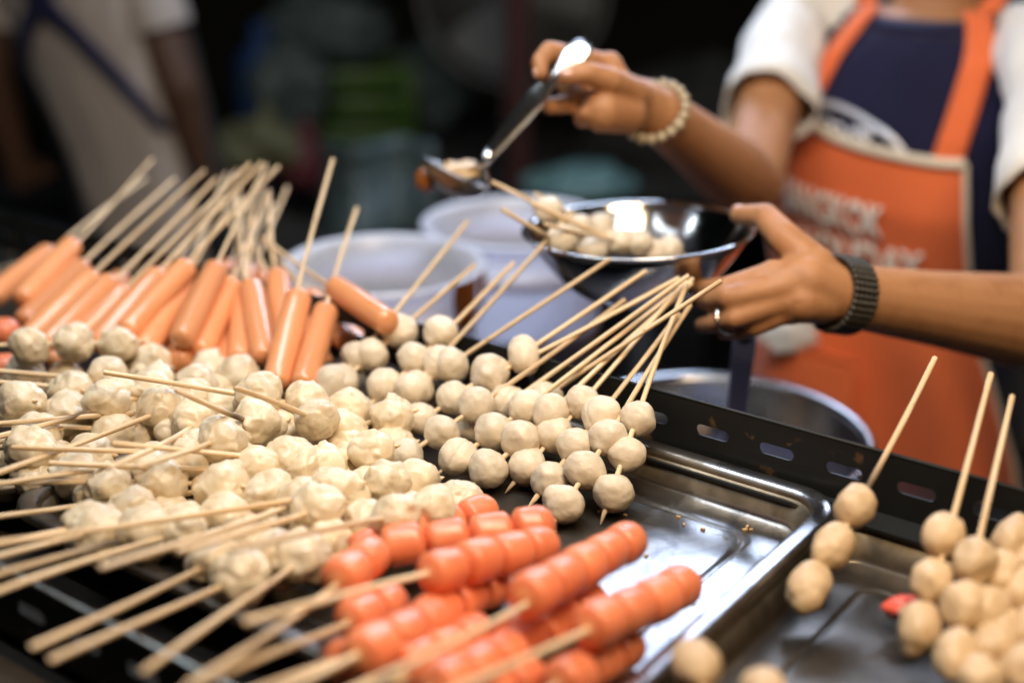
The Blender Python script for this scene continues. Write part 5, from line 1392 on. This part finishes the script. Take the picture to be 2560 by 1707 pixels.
# a second stall: counter with goods under a sheet of plastic film
ctr = thing('market_counter', 'dark market counter in the background carrying crates and bags', 'counter', (-.35, 3.25, STREET))
MB().box((-.35, 3.25, -.32), (1.7, .7, .05), bev=.006).obj('counter_top', MAT_COUNTER, ctr)
MB().box((-.35, 2.93, -.66), (1.6, .02, .60), bev=.004).obj('front_board', MAT_COUNTER, ctr)
for x in (-1.14, .44):
    MB().box((x, 3.52, (STREET - .345) / 2), (.05, .05, abs(STREET) - .345)).obj('leg', MAT_COUNTER, ctr)
gp = P['green'][0]
cr = thing('green_crate', 'bright green plastic crate on the background counter under pale film', 'crate', (gp.x, 3.30, -.295))
zt = .06
for (cx, cy, sx, sy) in ((0, -.13, .40, .012), (0, .13, .40, .012), (-.194, 0, .012, .248), (.194, 0, .012, .248)):
    for z in (-.265, -.20, -.135):
        MB().box((gp.x + cx, 3.30 + cy, z + .03), (sx, sy, .048), bev=.003).obj('slat', MAT_GREEN, cr)
MB().box((gp.x, 3.30, -.288), (.38, .25, .012)).obj('floor_board', MAT_GREEN, cr)
for sx in (-1, 1):
    for sy in (-1, 1):
        MB().box((gp.x + sx * .196, 3.30 + sy * .132, -.18), (.02, .02, .225), bev=.003).obj('corner_post', MAT_GREEN, cr)
def bag(c, r, mat, k, label, name='plastic_bag', cat='bag', sc=(1, .8, 1.1)):
    t = thing(name, label, cat, Vector(c) - Vector((0, 0, r * sc[2] * .9)), 'bags on the background counter')
    lump('pouch', c, r, mat, k, t, sc, 4, .35)
    MB().tube([Vector(c) + Vector((0, 0, r * sc[2] * .85)), Vector(c) + Vector((.01, 0, r * sc[2] * 1.1)), Vector(c) + Vector((.03, 0, r * sc[2] * 1.35))], [.03, .014, .035], 12).obj('knot', mat, t)
    return t
sp_ = P['sheet'][0]
bag((sp_.x - .02, 3.34, -.02), .12, MAT_FILM, 3, 'pale grey bag of goods swelling out of the green crate', sc=(1.3, .8, .8))
bag((sp_.x + .22, 3.42, -.18), .11, MAT_FILM, 8, 'pale blue grey bag right of the green crate, mostly in the dark', sc=(.9, .8, 1.0))
q = P['grn2'][0]; bag((q.x, q.y + .1, q.z - .02), .10, MAT_FILM, 12, 'pale greenish bag left of the green crate', sc=(1.1, .8, 1.1))
q = P['olive'][0]; bag((q.x, q.y, q.z), .075, MAT_OLIVE, 5, 'olive cloth sack low at the left of the background counter', 'cloth_sack', 'sack', (1.2, .8, .7))
q = P['bluejug'][0]
jg = thing('water_jug', 'small blue water jug beside the head of the background counter', 'jug', (q.x, q.y + .2, -.295))
MB().lathe([(.01, 0), (.06, 0), (.065, .01), (.065, .22), (.055, .26), (.022, .29), (.022, .33), (.01, .332)], (q.x, q.y + .2, -.295), 28, cap0=True, cap1=True).obj('jug_body', MAT_JUG, jg)
MB().tube([(q.x + .02, q.y + .2, -.005), (q.x + .075, q.y + .2, -.02), (q.x + .085, q.y + .2, -.08), (q.x + .062, q.y + .2, -.11)], .008, 8).obj('handle', MAT_JUG, jg)
q = P['red1'][0]
bag((q.x, q.y, q.z - .02), .06, MAT_MAROON, 15, 'maroon bag hanging low before the background counter', sc=(.8, .7, 1.0))
# teal tub on a stool behind the buckets
q = P['teal'][0]
st = thing('stool', 'plain dark stool behind the buckets carrying a teal tub', 'stool', (q.x, q.y, STREET))
MB().box((q.x, q.y, q.z - .075), (.30, .30, .03), bev=.006).obj('seat', MAT_COUNTER, st)
for sx in (-1, 1):
    for sy in (-1, 1):
        MB().box((q.x + sx * .12, q.y + sy * .12, (STREET + q.z - .09) / 2), (.03, .03, q.z - .09 - STREET)).obj('leg', MAT_COUNTER, st)
tub = thing('teal_tub', 'pale teal plastic tub behind the white buckets', 'tub', (q.x, q.y, q.z - .06))
MB().lathe([(.01, 0), (.075, 0), (.105, .085), (.112, .087), (.112, .095), (.100, .095), (.07, .01), (.01, .008)], (q.x, q.y, q.z - .06), 36, cap0=True, cap1=True).obj('tub_shell', MAT_TEAL, tub)
lump('crushed_ice', (q.x, q.y, q.z + .02), .09, MAT_TEAL, 4, tub, (1, 1, .5), 4, .35)
# grey plastic sheet hanging low
q = P['grey1'][0]
g = MB(); rows = []
for i in range(25):
    x = -.11 + .22 * i / 24
    rows.append([Vector((q.x + x, q.y + .03 * math.sin(x * 40) + .02 * math.sin(j * .8 + x * 9), q.z + .10 - .03 * j)) for j in range(12)])
g.loft(rows, closed=False); o = g.obj('plastic_sheet', MAT_FILM); s = o.modifiers.new('Solidify', 'SOLIDIFY'); s.thickness = .002
tag(o, 'pale teal grey plastic sheet hanging low behind the orange sausages', 'sheet')
q = P['dark1'][0]
tag(lump('covered_goods', (q.x, q.y, q.z - .10), .22, MAT_CANVAS, 7, None, (1.3, .8, .8), 4, .4), 'dark grey canvas covered goods behind the vendor right arm', 'covered goods')
# dark tent wall that closes the market behind
g = MB(); rows = []
for i in range(61):
    x = -6 + 12 * i / 60
    rows.append([Vector((x, 6.2 + .12 * math.sin(x * 5.0) + .05 * math.sin(x * 13 + 1), STREET + 3.6 * j / 10)) for j in range(11)])
g.loft(rows, closed=False); o = g.obj('tent_wall', MAT_CANVAS); s = o.modifiers.new('Solidify', 'SOLIDIFY'); s.thickness = .01
tag(o, 'dark canvas tent wall closing off the market behind', 'tent wall')
